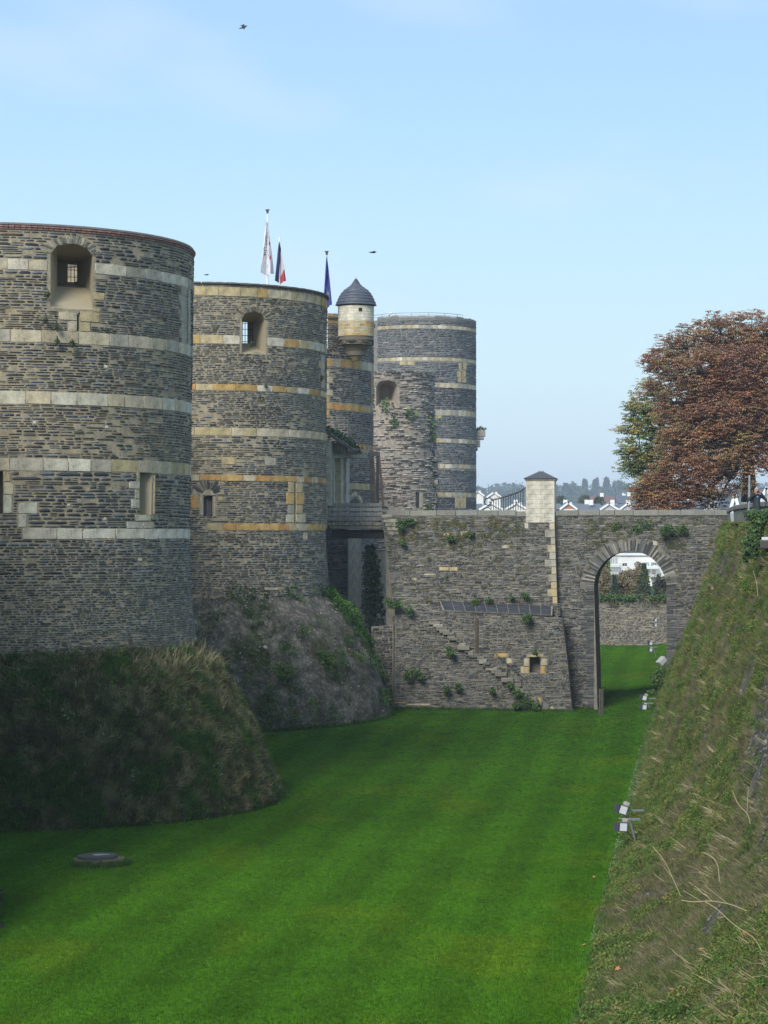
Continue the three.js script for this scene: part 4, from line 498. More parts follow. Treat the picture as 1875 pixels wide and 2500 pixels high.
  { const a = q(1207, 1592, 2), b = q(1288, 1662, 2); mesh('handrail', merge([limb([a[0], a[1], 2.3], [b[0], b[1], 2.3], .02, .02, [1, 1, 1], 5), limb([mixn(a[0], b[0], .4), mixn(a[1], b[1], .4), 2.3], [mixn(a[0], b[0], .4), mixn(a[1], b[1], .4) - 1.0, 2.25], .02, .02, [1, 1, 1], 5)]), M.iron, br); }
  mesh('road_surface', prism([[sL, 0], [sR, 0], [sR, .01], [sL, .01]], -5.7, -.5).translate(0, road + .004, 0), std({ color: col(.16, .155, .15), map: grainT }), br);
}
{ // gate pillar of the bridge with a hipped slate cap
  const R = rng(81), g = bridgeThing('gate_pillar', 'square cream stone pillar with hipped slate cap on the bridge parapet', 'pillar'), a = onB(1284, 1276, .6), b = onB(1354, 1173, .6), W = b[0] - a[0], y0 = a[1], y1 = b[1], c = (a[0] + b[0]) / 2, dz = 1.75, zc = .66 - dz / 2, n = 9;
  mesh('core', box(W - .06, y1 - y0, dz - .06, c, (y0 + y1) / 2 + .002, zc, [.68, .66, .58]), M.lime, g);
  for (let k = 0; k < n; k++) { const h = (y1 - y0) / n, y = y0 + h * (k + .5), sp = k % 2 ? [.36, .30, .34] : [.52, .48]; let x = a[0]; for (const f of sp) { const w = W * f; mesh('limestone_block', box(w - .008, h - .008, dz, x + w / 2, y, zc + R.r(-.004, .004), jit([.72, .70, .62], R, .02), .01), M.lime, g); x += w; } }
  mesh('cornice', box(W + .14, .12, dz + .14, c, y1 + .06, zc, [.6, .57, .48], .02), M.lime, g);
  const y2 = onB(1318, 1151, .6)[1], y3 = y1 + .12, cap = new GB(), H = y2 - y3, rows = 7; for (let k = 0; k < rows; k++) { const f0 = k / rows, f1 = (k + 1) / rows, e0 = mixn(W / 2 + .16, .16, f0), e1 = mixn(W / 2 + .16, .16, f1) + .012, q = (e, y) => [[-e, y, e], [e, y, e], [e, y, -e], [-e, y, -e]].map(p => cap.v([c + p[0], p[1], zc + p[2]], jit([.07, .072, .082], R, .08))), A = q(e0, y3 + H * f0), B = q(e1, y3 + H * f1), C = q(e1 - .012, y3 + H * f1); for (let j = 0; j < 4; j++) { cap.quad(A[j], A[(j + 1) % 4], B[(j + 1) % 4], B[j]); cap.quad(B[j], B[(j + 1) % 4], C[(j + 1) % 4], C[j]); } if (!k) cap.quad(A[3], A[2], A[1], A[0]); if (k === rows - 1) cap.quad(C[0], C[1], C[2], C[3]); }
  const cg = cap.geo().toNonIndexed(); cg.computeVertexNormals(); mesh('slate_cap', cg, M.slate, g);
  mesh('ridge', box(.34, .07, .2, c, y2 + .02, zc, [.3, .3, .3], .02), M.stone, g);
}
{ // wrought iron side screen, sweeping up to the pillar
  const g = bridgeThing('iron_railing', 'black iron railing with spikes sweeping up to the bridge pillar', 'railing'), N = 14, pts = [], z = -.2;
  for (let k = 0; k <= N; k++) { const u = mixn(1283, 1199, k / N), v = mixn(1190, 1222, Math.pow(k / N, .62)), q = onB(u, v, z), b = onB(u, 1246, z); pts.push([q[0], q[1], z]); if (k) { mesh('bar', limb([q[0], b[1], z], [q[0], q[1], z], .022, .022, [1, 1, 1], 6), M.iron, g); for (const e of [-1, 1]) mesh('spike', limb([q[0], q[1], z], [q[0] + e * .09, q[1] + .15, z + .02 * e], .018, .004, [1, 1, 1], 4), M.iron, g); } }
  mesh('top_rail', tube(pts, .04, [1, 1, 1], 6, 40), M.iron, g);
  const e = pts[N], sc = []; for (let k = 0; k < 14; k++) { const t = k * .55, r = .34 - k * .02; sc.push([e[0] - .18 + r * Math.cos(t), e[1] - .12 + r * Math.sin(t), z]); } mesh('scroll', tube(sc, .03, [1, 1, 1], 5, 50), M.iron, g); mesh('scroll', tube(sc.map(p => [p[0] - .12, p[1] - .6, z]), .025, [1, 1, 1], 5, 50), M.iron, g);
}

// ---------------------------------------------------------------- gate and drawbridge between the second and third towers
{
  const R = rng(91), p = -1.2, q = (u, v, pp = p) => onB(u, v, pp), Z = p, wc = () => jit([.40, .39, .355], R, .16);
  const g = bridgeThing('drawbridge', 'weathered grey timber drawbridge with plank railing beside the gate', 'drawbridge');
  const L = q(799, 1240)[0], Rr = q(932, 1240)[0], yA = q(860, 1229)[1], yD = q(860, 1279)[1];
  for (let k = 0; k < 4; k++) { const v0 = [1229, 1240, 1252, 1264][k], a = q(860, v0 + (k === 3 ? 9 : 8))[1], b = q(860, v0)[1]; mesh('rail_board', box(Rr - L, b - a, .06, (L + Rr) / 2, (a + b) / 2 + R.r(-.01, .01), Z + (k % 2) * .012, wc(), .01), M.wood, g); }
  for (const u of [806, 817, 836, 845, 928]) { const x = q(u, 1240)[0]; mesh('rail_post', box(.16, yA - yD + .1, .12, x, (yA + yD) / 2 + .02, Z - .1, wc(), .015), M.wood, g); }
  mesh('kerb_beam', box(Rr - L - .1, .26, .22, (L + Rr) / 2, q(860, 1267)[1], Z + .12, [.30, .29, .265], .02), M.wood, g);
  const n = 22; for (let k = 0; k < n; k++) { const x = mixn(L + .1, Rr - .05, (k + .5) / n); mesh('deck_plank', box((Rr - L) / n - .03, .2, 4.4, x, q(860, 1279)[1], Z - 2.0, jit(R.pick([[.42, .38, .29], [.33, .31, .26], [.46, .40, .28]]), R, .15), .01), M.wood, g); }
  mesh('edge_beam', box(Rr - L - .2, .2, .25, (L + Rr) / 2 + .1, q(860, 1287)[1], Z, [.30, .28, .23], .02), M.wood, g);
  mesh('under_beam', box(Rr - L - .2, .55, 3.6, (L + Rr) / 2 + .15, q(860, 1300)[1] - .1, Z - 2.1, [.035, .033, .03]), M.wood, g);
  // the lifting frame: two long arms, the post they rest on and two chains
  const arms = thing('lifting_beams', 'two grey timber lifting arms of the drawbridge above its deck', 'beams', [BP[0], 0, -BP[1]], -ALPHA);
  for (const [u0, u1, v0, v1, z] of [[811, 898, 1102, 1110, Z - 3.2], [798, 897, 1110, 1119, Z - .3]]) { const a = q(u0, v1, z), b = q(u1, v0, z); mesh('arm', box(b[0] - a[0], b[1] - a[1], .26, (a[0] + b[0]) / 2, (a[1] + b[1]) / 2, z, wc(), .02), M.wood, arms); }
  { const a = q(902, 1240, Z), b = q(908, 1100, Z); for (const z of [Z - .3, Z - 3.2]) mesh('end_post', box(.17, b[1] - a[1], .2, (a[0] + b[0]) / 2, (a[1] + b[1]) / 2, z, [.12, .115, .11], .015), M.wood, arms); const c = q(924, 1102, Z); mesh('cross_head', box(c[0] - a[0] + .1, .3, .22, (a[0] + c[0]) / 2, q(910, 1108, Z)[1], Z - .3, [.16, .15, .15], .02), M.wood, arms); }
  for (const [u0, u1] of [[910, 917], [925, 936]]) { const ch = thing('chain', u0 === 910 ? 'rusty drawbridge chain nearer the gate, left of the other' : 'rusty drawbridge chain hanging down to the bridge end', 'chain', [BP[0], 0, -BP[1]], -ALPHA), a = q(u0, 1112, Z - .3), b = q(u1, 1236, Z - .1), N = 30; for (let k = 0; k < N; k++) { const f = (k + .5) / N, l = new THREE.TorusGeometry(.09, .034, 5, 9); l.scale(.7, 1.35, 1); if (k % 2) l.rotateY(1.57); l.rotateZ(-.06); mesh('link', painted(l.translate(mixn(a[0], b[0], f), mixn(a[1], b[1], f), mixn(Z - .3, Z - .1, f)), [1, 1, 1]), std({ color: col(.17, .11, .075), roughness: .8 }), ch); } }
  { const ch = new GB(); for (let k = 0; k < 5; k++) { } }
  // gate front seen edge-on: pale stone piers with the long grooves for the arms
  const gate = bridgeThing('castle_gate', 'pale stone gate front with tall vertical grooves between two towers', 'gate');
  for (const [u0, u1, v0, v1, z, c] of [[790, 797, 1070, 1290, -.6, LIM.grey], [797, 809, 1075, 1235, -.9, [.50, .50, .46]], [810, 815, 1118, 1232, -1.2, [.40, .40, .36]], [816, 832, 1080, 1222, -1.9, [.46, .42, .32]], [833, 846, 1075, 1230, -4.6, [.50, .51, .49]], [812, 832, 1222, 1300, -1.9, LIM.buff]]) { const N = Math.max(3, Math.round((v1 - v0) / 24)); for (let k = 0; k < N; k++) { const a = q(u0, mixn(v0, v1, (k + 1) / N), z), b = q(u1, mixn(v0, v1, k / N), z); mesh('limestone_block', box(b[0] - a[0] - .004, b[1] - a[1] - .008, 1.2, (a[0] + b[0]) / 2, (a[1] + b[1]) / 2, z - .6, jit(c, R, .06), .008), M.lime, gate); } }
  { const a = q(784, 1330, -7), b = q(850, 1090, -7); mesh('back_wall', box(b[0] - a[0], b[1] + 2, .6, (a[0] + b[0]) / 2, (b[1] + 2) / 2, -7.2, [.3, .28, .24]), M.mortarDark, gate); const sk = new GB(), dk = toned({ dark: 4, mid: 4, blue: 2 }); rubble({ S: plane(-6.9), s0: a[0], s1: b[0], y0: .2, y1: b[1] + 2, ch: [.12, .2], len: [.25, .7], gap: .03, thick: .05, seed: 911, sink: sk, color: (s, y, Q) => dk(Q) }); mesh('rubble_stones', sk.geo(), M.stone, gate).userData.kind = 'stuff'; }
  for (let k = 0; k < 4; k++) { const a = q(837, 1140 + k * 25, -4.5); mesh('slot', box(.1, .34, .04, a[0], a[1], -4.59, [.12, .12, .12]), M.plain, gate); }
  { const pts = [q(788, 1050, -1), q(860, 1098, -1)], gl = new GB(), RR = rng(92); const A = pts[0], B = pts[1]; mesh('pent_roof', box(Math.hypot(B[0] - A[0], B[1] - A[1]), .18, 4.5, 0, 0, 0, [.16, .15, .14]).rotateZ(Math.atan2(B[1] - A[1], B[0] - A[0])).translate((A[0] + B[0]) / 2, (A[1] + B[1]) / 2, -3.2), M.stone, gate); for (let k = 0; k < 26; k++) { const f = RR(); leafCluster(RR, 26, .4, .25, .6, .2, [[.03, .07, .02], [.05, .10, .03], [.02, .05, .02]], gl, [mixn(A[0], B[0], f), mixn(A[1], B[1], f) + .15, RR.r(-4.5, -1.2)], .2); } const RRm = mesh('creeper', gl.geo(), M.leaf, gate); for (let k = 0; k < 6; k++) { const f = .55 + k * .09, x = mixn(A[0], B[0], f); mesh('roof_strut', box(.07, .55, .07, x, mixn(A[1], B[1], f) - .35, -1.1, [.22, .21, .19]), M.wood, gate); } }
}
// ivy in the dark gap under the drawbridge
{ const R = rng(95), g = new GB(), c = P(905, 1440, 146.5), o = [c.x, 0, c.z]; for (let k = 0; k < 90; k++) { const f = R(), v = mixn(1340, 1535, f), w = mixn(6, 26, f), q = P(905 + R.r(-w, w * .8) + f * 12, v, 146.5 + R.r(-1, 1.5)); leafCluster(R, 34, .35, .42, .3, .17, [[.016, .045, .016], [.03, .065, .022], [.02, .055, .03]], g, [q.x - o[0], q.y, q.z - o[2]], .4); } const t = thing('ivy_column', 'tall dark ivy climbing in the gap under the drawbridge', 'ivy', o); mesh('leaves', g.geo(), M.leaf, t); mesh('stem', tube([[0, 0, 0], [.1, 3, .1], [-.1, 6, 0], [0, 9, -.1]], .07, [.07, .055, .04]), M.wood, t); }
{ // low rough wall closing that gap at lawn level, weeds on top
  const R = rng(96), w = bridgeThing('gap_wall', 'rough low stone wall closing the gap left of the bridge', 'wall'), a = onB(925, 1735, 1.0), b = onB(968, 1480, 1.0), S = plane(.9), sink = new GB(); mesh('core', prism([[a[0] - .6, -.5], [b[0] - .2, -.5], [b[0] - .2, b[1] - 1.2], [a[0] - .5, b[1] - 1.3]], .3, .9), M.mortarGrey, w); const dk = toned({ mid: 4, dark: 4, olive: 2, pale: 1, tan: 1 });
  rubble({ S, s0: a[0] - .5, s1: b[0] - .25, y0: 0, y1: b[1] - 1.2, ch: [.08, .16], len: [.2, .5], gap: .03, thick: .06, seed: 961, sink, color: (s, y, Q) => dk(Q) }); mesh('rubble_stones', sink.geo(), M.stone, w).userData.kind = 'stuff'; }

// ---------------------------------------------------------------- flags
function flagCloth(name, w, h, folds, mat, parent, lean) { // a limp flag: cloth gathered at the pole, hanging in folds below its upper corner
  const g = new GB(), nu = 26, nv = 40; for (let j = 0; j <= nv; j++) for (let i = 0; i <= nu; i++) { const a = i / nu, b = j / nv, spread = w * (.10 + .9 * Math.pow(b, .8)), x = (a - .5) * spread + lean * b, z = Math.sin(a * folds * 6.283 + b * 1.5) * .26 * (.35 + b) + .2 + .05 * Math.sin(a * 23 + b * 9), y = -h * b - a * h * .12 * (1 - b) + Math.abs(a - .5) * .3 * b; g.v([x, y, z], [1, 1, 1], a, 1 - b); }
  for (let j = 0; j < nv; j++) for (let i = 0; i < nu; i++) { const k = j * (nu + 1) + i; g.quad(k, k + nu + 1, k + nu + 2, k + 1); } return mesh(name, g.geo(), mat, parent);
}
function canvasTex(w, h, draw) { const c = document.createElement('canvas'); c.width = w; c.height = h; draw(c.getContext('2d'), w, h); const t = new THREE.CanvasTexture(c); t.colorSpace = THREE.SRGBColorSpace; return t; }
{
  const D = 152, m = D / FPX; const pole = (u, v0, v1, label, cap) => { const t = P(u, v0, D), b = P(u, v1, D), g = thing('flagpole', label, 'flagpole', [b.x, b.y - 2.5, b.z]); mesh('pole', limb([0, 0, 0], [0, t.y - b.y + 2.5, 0], .075, .05, [.82, .82, .82]), M.plain, g); if (cap) mesh('finial', merge([box(.26, .05, .26, 0, t.y - b.y + 2.5, 0, [.12, .12, .12]), limb([0, t.y - b.y + 2.25, 0], [0, t.y - b.y + 2.5, 0], .06, .1, [.1, .1, .1])]), M.plain, g); return g; };
  pole(652.5, 511, 690, 'tallest white flagpole above the second tower, leftmost of three', 1); pole(682, 577, 690, 'white flagpole with the blue, white and red flag, middle of three', 0); pole(797.5, 613, 760, 'white flagpole with the blue star flag near the turret', 1);
  const cloth = map => new THREE.MeshPhysicalMaterial({ map, roughness: .9, side: THREE.DoubleSide, transmission: .3, thickness: 0 });
  const white = canvasTex(256, 512, (c, w, h) => { c.fillStyle = '#efeaf0'; c.fillRect(0, 0, w, h); c.fillStyle = '#3a3644'; const word = (t, x, y, s, a) => { c.save(); c.translate(x, y); c.rotate(a); c.font = `bold ${s}px sans-serif`; c.fillText(t, 0, 0); c.restore(); }; word('-ENT', 95, 40, 58, 1.25); word('MENTS', 40, 150, 66, 1.15); word('UX', 22, 262, 62, 1.2); const blob = (x, y, r, f) => { c.fillStyle = f; c.beginPath(); c.ellipse(x, y, r, r * 1.3, .4, 0, 7); c.fill(); }; blob(215, 195, 18, '#46405a'); blob(208, 345, 17, '#d63a50'); blob(130, 425, 15, '#86b05c'); blob(60, 400, 8, '#d8b070'); blob(50, 330, 8, '#555066'); });
  const fr = canvasTex(256, 256, (c, w, h) => { c.fillStyle = '#2b3270'; c.fillRect(0, 0, w, h); c.beginPath(); c.fillStyle = '#e6e0e6'; c.moveTo(150, 60); c.lineTo(256, 20); c.lineTo(256, 256); c.lineTo(100, 256); c.lineTo(120, 205); c.fill(); c.beginPath(); c.fillStyle = '#c8304a'; c.moveTo(256, 170); c.lineTo(256, 256); c.lineTo(95, 256); c.lineTo(110, 215); c.fill(); });
  const eu = canvasTex(256, 512, (c, w, h) => { c.fillStyle = '#2f3f9c'; c.fillRect(0, 0, w, h); const star = (x, y, r, f) => { c.fillStyle = f; c.beginPath(); for (let k = 0; k < 10; k++) { const a = k * Math.PI / 5 - 1.57, q = k % 2 ? r * .42 : r; c.lineTo(x + q * Math.cos(a), y + q * Math.sin(a)); } c.fill(); }; star(150, 370, 30, '#e6d84a'); star(170, 150, 11, '#d8d8c0'); star(60, 330, 18, '#d8d6c0'); star(70, 400, 16, '#cfd0c8'); });
  const fl = (u, v, w, h, t, folds, label, lean, z) => { const p = P(u, v, D), g = thing('flag', label, 'flag', [p.x, p.y, p.z]); flagCloth('cloth', w, h, folds, cloth(t), g, lean); const hem = mesh('halyard', limb([0, .1, .03], [0, -h, .03], .012, .012, [.6, .6, .6], 4), M.plain, g); };
  fl(652, 536, 32 * m, 136 * m, white, 1.5, 'white printed flag hanging limp with dark lettering', .02); fl(683, 588, 27 * m, 104 * m, fr, 1.2, 'blue, white and red flag hanging limp from its pole', .06); fl(798.5, 622, 21 * m, 128 * m, eu, 1.2, 'dark blue flag with yellow stars hanging limp near the turret', .05);
}

// ---------------------------------------------------------------- well stone, floodlights on the lawn
{
  const c = P(243, 2111, 76.5), g = thing('stone_well_cover', 'low round stone well cover lying on the lawn', 'well cover', [c.x, lawnY(c.x, 76.5), c.z]), R = rng(101), r = .84;
  for (let k = 0; k < 15; k++) { const a = k / 15 * 6.283, w = 6.283 * r / 15 - .03; mesh('rim_stone', box(w, R.r(.2, .26), .32, 0, .12, 0, jit(R.pick([[.09, .085, .04], [.11, .11, .05], [.06, .07, .03]]), R, .2), .05).rotateX(R.r(-.06, .06)).translate(0, 0, r - .12).rotateY(a), M.stone, g); }
  const sl = painted(new THREE.CylinderGeometry(.68, .71, .10, 26), [.055, .063, .066]).translate(-.06, .27, -.03).rotateZ(.02); mesh('slab', sl, M.stone, g);
  mesh('lichen', merge([0, 1, 2, 3, 4].map(k => painted(new THREE.CylinderGeometry(R.r(.05, .12), .1, .012, 9).scale(1.5, 1, .7).translate(R.r(-.1, .3), .328, R.r(-.3, .1)), [.33, .34, .30]))), M.plain, g);
  scatter('well_weeds', tuftMid, M.blade, 160, (i, Q) => { const a = Q.r(-1.2, 1.9); return { p: [(r + Q.r(.02, .22)) * Math.sin(a), 0, (r + Q.r(.02, .22)) * Math.cos(a)], s: Q.r(.6, 1.5), c: jit(Q.pick(GREENS), Q, .3) }; }, '', '', g);
}
function floodlight(u, v, d, k, label, ground) { // two projectors, one over the other, on a galvanised bracket
  const c = P(u, v, d), by = lawnY(c.x, d), g = thing('floodlight', label, 'floodlight', [c.x, c.y, c.z], .1, 'floodlights along the foot of the bank'); g.scale.setScalar(k);
  const lamp = (y, tilt) => { const A = new THREE.Group(); const parts = [['housing', box(.46, .50, .40, 0, 0, -.08, [.36, .35, .35], .06), M.plain], ['visor', merge([box(.34, .5, .06, -.36, 0, .16, [.05, .055, .075], .02), box(.08, .5, .3, -.26, 0, .04, [.07, .07, .09], .02)]), M.plain], ['frame', merge([box(.5, .05, .06, 0, .25, .15, [.06, .06, .07]), box(.5, .05, .06, 0, -.25, .15, [.06, .06, .07]), box(.05, .5, .06, .25, 0, .15, [.06, .06, .07])]), M.plain], ['glass', box(.42, .44, .03, .01, 0, .15, [.62, .65, .66]), M.lampGlass], ['gear_box', box(.34, .26, .42, .14, .36, -.1, [.34, .33, .31], .08), M.plain]]; for (const [n, ge, ma] of parts) mesh(n, ge.rotateZ(tilt).translate(0, y, 0), ma, g); };
  lamp(.46, -.32); lamp(-.52, -.06);
  mesh('bracket', merge([box(.12, .95, .12, .12, .0, -.2, [.2, .2, .2]), box(1.0, .12, .1, .55, -.12, -.15, [1, 1, 1]), box(1.1, .1, .08, .75, .36, -.35, [.7, .7, .75])]), M.galv, g);
  mesh('strut', limb([.42, -.1, -.1], [.86, -1.65, -.15], .075, .075, [1, 1, 1], 4), M.galv, g);
  mesh('cable', tube([[.1, .3, -.3], [.35, -.1, -.36], [.3, -.7, -.3], [.7, -1.3, -.25]], .022, [.02, .02, .02], 5, 14), M.plain, g);
  mesh('cross_arm', limb([-.2, -.06, -.1], [.5, -.12, -.1], .05, .05, [1, 1, 1], 6), M.galv, g);
}
M.lampGlass = std({ color: col(.55, .6, .62), roughness: .12 });
floodlight(1519, 1995, 80, .62, 'nearest pair of floodlights on a galvanised bracket beside the bank'); floodlight(1572, 1714, 139, .58, 'pair of floodlights at the foot of the bank before the arch'); floodlight(1588, 1578, 196, .58, 'pair of floodlights seen through the arch on the lawn'); floodlight(1600, 1520, 222, .5, 'furthest floodlights, small, by the end wall behind the arch');
{ const c = P(1614, 1614, 168), g = thing('floodlight', 'single grey floodlight lying on the bank just beyond the arch', 'floodlight', [c.x, c.y, c.z], .5); mesh('housing', box(.7, .42, .5, 0, 0, 0, [.42, .42, .40], .05).rotateZ(.7), M.plain, g); mesh('glass', box(.6, .34, .03, 0, 0, .26, [.5, .52, .5]).rotateZ(.7), M.lampGlass, g); }
{ const p = P(1464, 1690, 138), g = thing('gate_post', 'weathered wooden gate leaf standing open inside the left of the arch', 'gate', [p.x, .1, p.z], -ALPHA + .9), R = rng(3); for (let k = 0; k < 3; k++) mesh('board', box(.1, 1.75 + R.r(-.1, .1), .05, k * .14, .95, 0, jit([.20, .185, .15], R, .15), .01), M.wood, g); for (const y of [.4, 1.4]) mesh('ledge', box(.42, .1, .05, .14, y, -.05, [.13, .115, .09]), M.wood, g); }

// ---------------------------------------------------------------- the end of the moat behind the arch
{
  const d = 236, x0 = bankX(d), R = rng(111), w = thing('end_wall', 'grey rubble wall closing the moat, seen through the arch', 'wall', [x0, 0, -d], -ALPHA); const h = P(1539, 1462, d).y; mesh('core', prism([[-40, -.4], [3, -.4], [3, h], [-40, h]], -1, 0), M.mortarGrey, w);
  const gr = toned({ mid: 4, olive: 4, pale: 3, tan: 2, dark: 2 }), dk = toned({ dark: 4, mid: 4, olive: 1 }), sink = new GB(), lst = []; rubble({ S: plane(0), s0: -12, s1: 2, y0: 0, y1: h, ch: [.1, .18], len: [.25, .7], gap: .03, thick: .05, seed: 1110, sink, list: lst, miss: () => .06, color: (s, y, Q) => (y < 1.9 && y > .6 && Q() < smooth(.35, .5, fbm(s * .3, y, 3, 3)) ? dk : gr)(Q) }); placeRubble(lst, sink, w, 'stone', 120);
  const hg = new GB(); for (let k = 0; k < 150; k++) { const s = R.r(-13, 2); leafCluster(R, 34, .55, .35, .5, .2, k % 3 ? [[.06, .14, .025], [.09, .19, .035], [.04, .10, .02]] : OLIVES, hg, [s, h + .15 - (R() < .25 ? R.r(.1, .8) : 0), R.r(-.2, .3)], .2); } const hd = thing('hedge', 'bright green trailing hedge along the top of the end wall', 'hedge', [x0, 0, -d], -ALPHA); mesh('leaves', hg.geo(), M.leaf, hd); mesh('stems', merge([...Array(14)].map((_, k) => limb([-13 + k * 1.1, h - .05, -.1], [-12.8 + k * 1.1, h + .4, 0], .03, .015, [.08, .06, .04], 5))), M.wood, hd);
}
function bush(u, v0, v1, wpx, d, label, colors, name, cat, conif, n0 = 900, leaf = .22, group) { const n = d < 300 ? n0 * 2.6 : n0; // shrub or small tree between photo rows v0 (top) and v1 (foot)
  const b = P(u, v1, d), H = (v1 - v0) / FPX * d, W = wpx / FPX * d / 2, R = rng(Math.round(u * 13 + v0)), t = thing(name, label, cat, [b.x, b.y, b.z], 0, group), g = new GB();
  mesh('trunk', limb([0, -.4, 0], [0, H * .8, 0], Math.max(.05, H * .035), .02, [.10, .08, .06]), M.wood, t);
  const lobes = conif ? 14 : 16; for (let k = 0; k < lobes; k++) { const f = conif ? (k + .5) / lobes : R.r(.12, .95), ww = conif ? W * (1 - f * .93) : W * Math.sqrt(Math.max(.1, 1 - Math.pow(f * 1.5 - .62, 2))), a = R() * 6.283, r = conif ? 0 : ww * R.r(.2, .75); leafCluster(R, Math.round(n / lobes), conif ? ww : ww * .5, conif ? H / lobes * .9 : H * .16, conif ? ww : ww * .5, leaf, colors, g, [r * Math.cos(a), H * f, r * Math.sin(a)], conif ? .25 : 0, .25); }
  mesh('crown', g.geo(), M.leaf, t); return t;
}
const BR = [[.22, .16, .085], [.27, .20, .11], [.17, .14, .07], [.20, .19, .09]], TEAL = [[.03, .07, .045], [.04, .09, .05], [.025, .055, .035]];
bush(1475, 1390, 1462, 44, 246, 'brown leafless-looking shrub at the left behind the end wall', BR, 'shrub', 'shrub', 0, 800, .22); bush(1520, 1385, 1462, 60, 252, 'tall brown shrub in the middle behind the end wall', BR, 'shrub', 'shrub', 0, 1100, .22); bush(1550, 1376, 1462, 46, 256, 'tall russet shrub behind the dark fir beyond the arch', BR, 'shrub', 'shrub', 0, 800, .22);
bush(1500, 1405, 1462, 26, 241, 'small dark fir tree behind the end wall, left of the larger one', TEAL, 'fir_tree', 'tree', 1, 900, .2); bush(1572, 1378, 1462, 48, 243, 'larger dark fir tree behind the end wall beyond the arch', [[.03, .065, .03], [.045, .085, .03], [.06, .10, .04]], 'fir_tree', 'tree', 1, 1300, .22); bush(1612, 1402, 1462, 46, 240, 'thin dark shrub with gaps at the right behind the end wall', [[.02, .035, .02], [.03, .05, .025]], 'shrub', 'shrub', 0, 420, .22); bush(1478, 1362, 1420, 30, 262, 'light green tree top beside the white apartments', [[.14, .22, .06], [.18, .26, .08]], 'young_tree', 'tree', 0, 500, .25);
{ // apartment block in the sun
  const d = 335, o = P(1480, 1320, d), g = thing('apartment_building', 'white apartment block with balconies seen through the arch', 'building', [o.x, 0, o.z], -.1), k = d / FPX, X = u => (u - 1480) * k, Y = v => EYE + (HZ - v) * k, wall = M.white;
  const wins = [[1488, 1494, 1362, 1377], [1495, 1501, 1362, 1377], [1502, 1508, 1362, 1377], [1519, 1531, 1375, 1383], [1547, 1554, 1375, 1381], [1570, 1580, 1373, 1381], [1592, 1603, 1373, 1381], [1591, 1600, 1388, 1402], [1519, 1529, 1398, 1408], [1560, 1570, 1398, 1408], [1519, 1529, 1425, 1435], [1591, 1600, 1420, 1434]];
  const sh = new THREE.Shape([[X(1440), 4], [X(1720), 4], [X(1720), Y(1349)], [X(1440), Y(1349)]].map(q => new THREE.Vector2(...q))); for (const [a, b, c, e] of wins) sh.holes.push(new THREE.Path([[X(a), Y(e)], [X(b), Y(e)], [X(b), Y(c)], [X(a), Y(c)]].map(q => new THREE.Vector2(...q)))); mesh('wall', new THREE.ExtrudeGeometry(sh, { depth: 10, bevelEnabled: false }).translate(0, 0, -10), wall, g);
  for (const [a, b, c, e] of wins) { const f = mesh('window', merge([box((b - a) * k, .07, .1, X((a + b) / 2), Y(c) - .035, -.2, [.75, .75, .75]), box((b - a) * k, .07, .1, X((a + b) / 2), Y(e) + .035, -.2, [.75, .75, .75]), box(.06, (e - c) * k, .1, X(a) + .03, (Y(c) + Y(e)) / 2, -.2, [.75, .75, .75]), box(.06, (e - c) * k, .1, X((a + b) / 2), (Y(c) + Y(e)) / 2, -.2, [.75, .75, .75]), box(.06, (e - c) * k, .1, X(b) - .03, (Y(c) + Y(e)) / 2, -.2, [.75, .75, .75])]), M.plain, g); mesh('pane', new THREE.BoxGeometry((b - a) * k, (e - c) * k, .03).translate(X((a + b) / 2), (Y(c) + Y(e)) / 2, -.3), M.glass, f); }
  for (const [a, b, v] of [[1481, 1512, 1380], [1566, 1606, 1384], [1586, 1610, 1404], [1481, 1512, 1405]]) { const bal = mesh('balcony', merge([box((b - a) * k, .35, 1.4, X((a + b) / 2), Y(v) - .1, .7, [.74, .74, .72]), box((b - a) * k, .05, .05, X((a + b) / 2), Y(v) + 1, 1.35, [.8, .8, .8])]), M.plain, g); for (let j = 0; j <= 10; j++) mesh('baluster', box(.03, .9, .03, mixn(X(a), X(b), j / 10), Y(v) + .55, 1.35, [.8, .8, .8]), M.plain, bal); }
  for (const [u, v] of [[1568, 1377], [1582, 1377], [1590, 1377], [1605, 1377]]) mesh('shutter', box(.22, 8 * k, .06, X(u), Y(v), .05, [.10, .33, .36]), M.plain, g);
  mesh('roof', box(17.5, 1.4, 10.4, X(1580), Y(1349) + .55, -5, [.085, .10, .13]), M.slate, g); mesh('cornice', box(17.4, .35, .5, X(1580), Y(1349) - .25, .1, [.8, .8, .78]), M.plain, g);
}

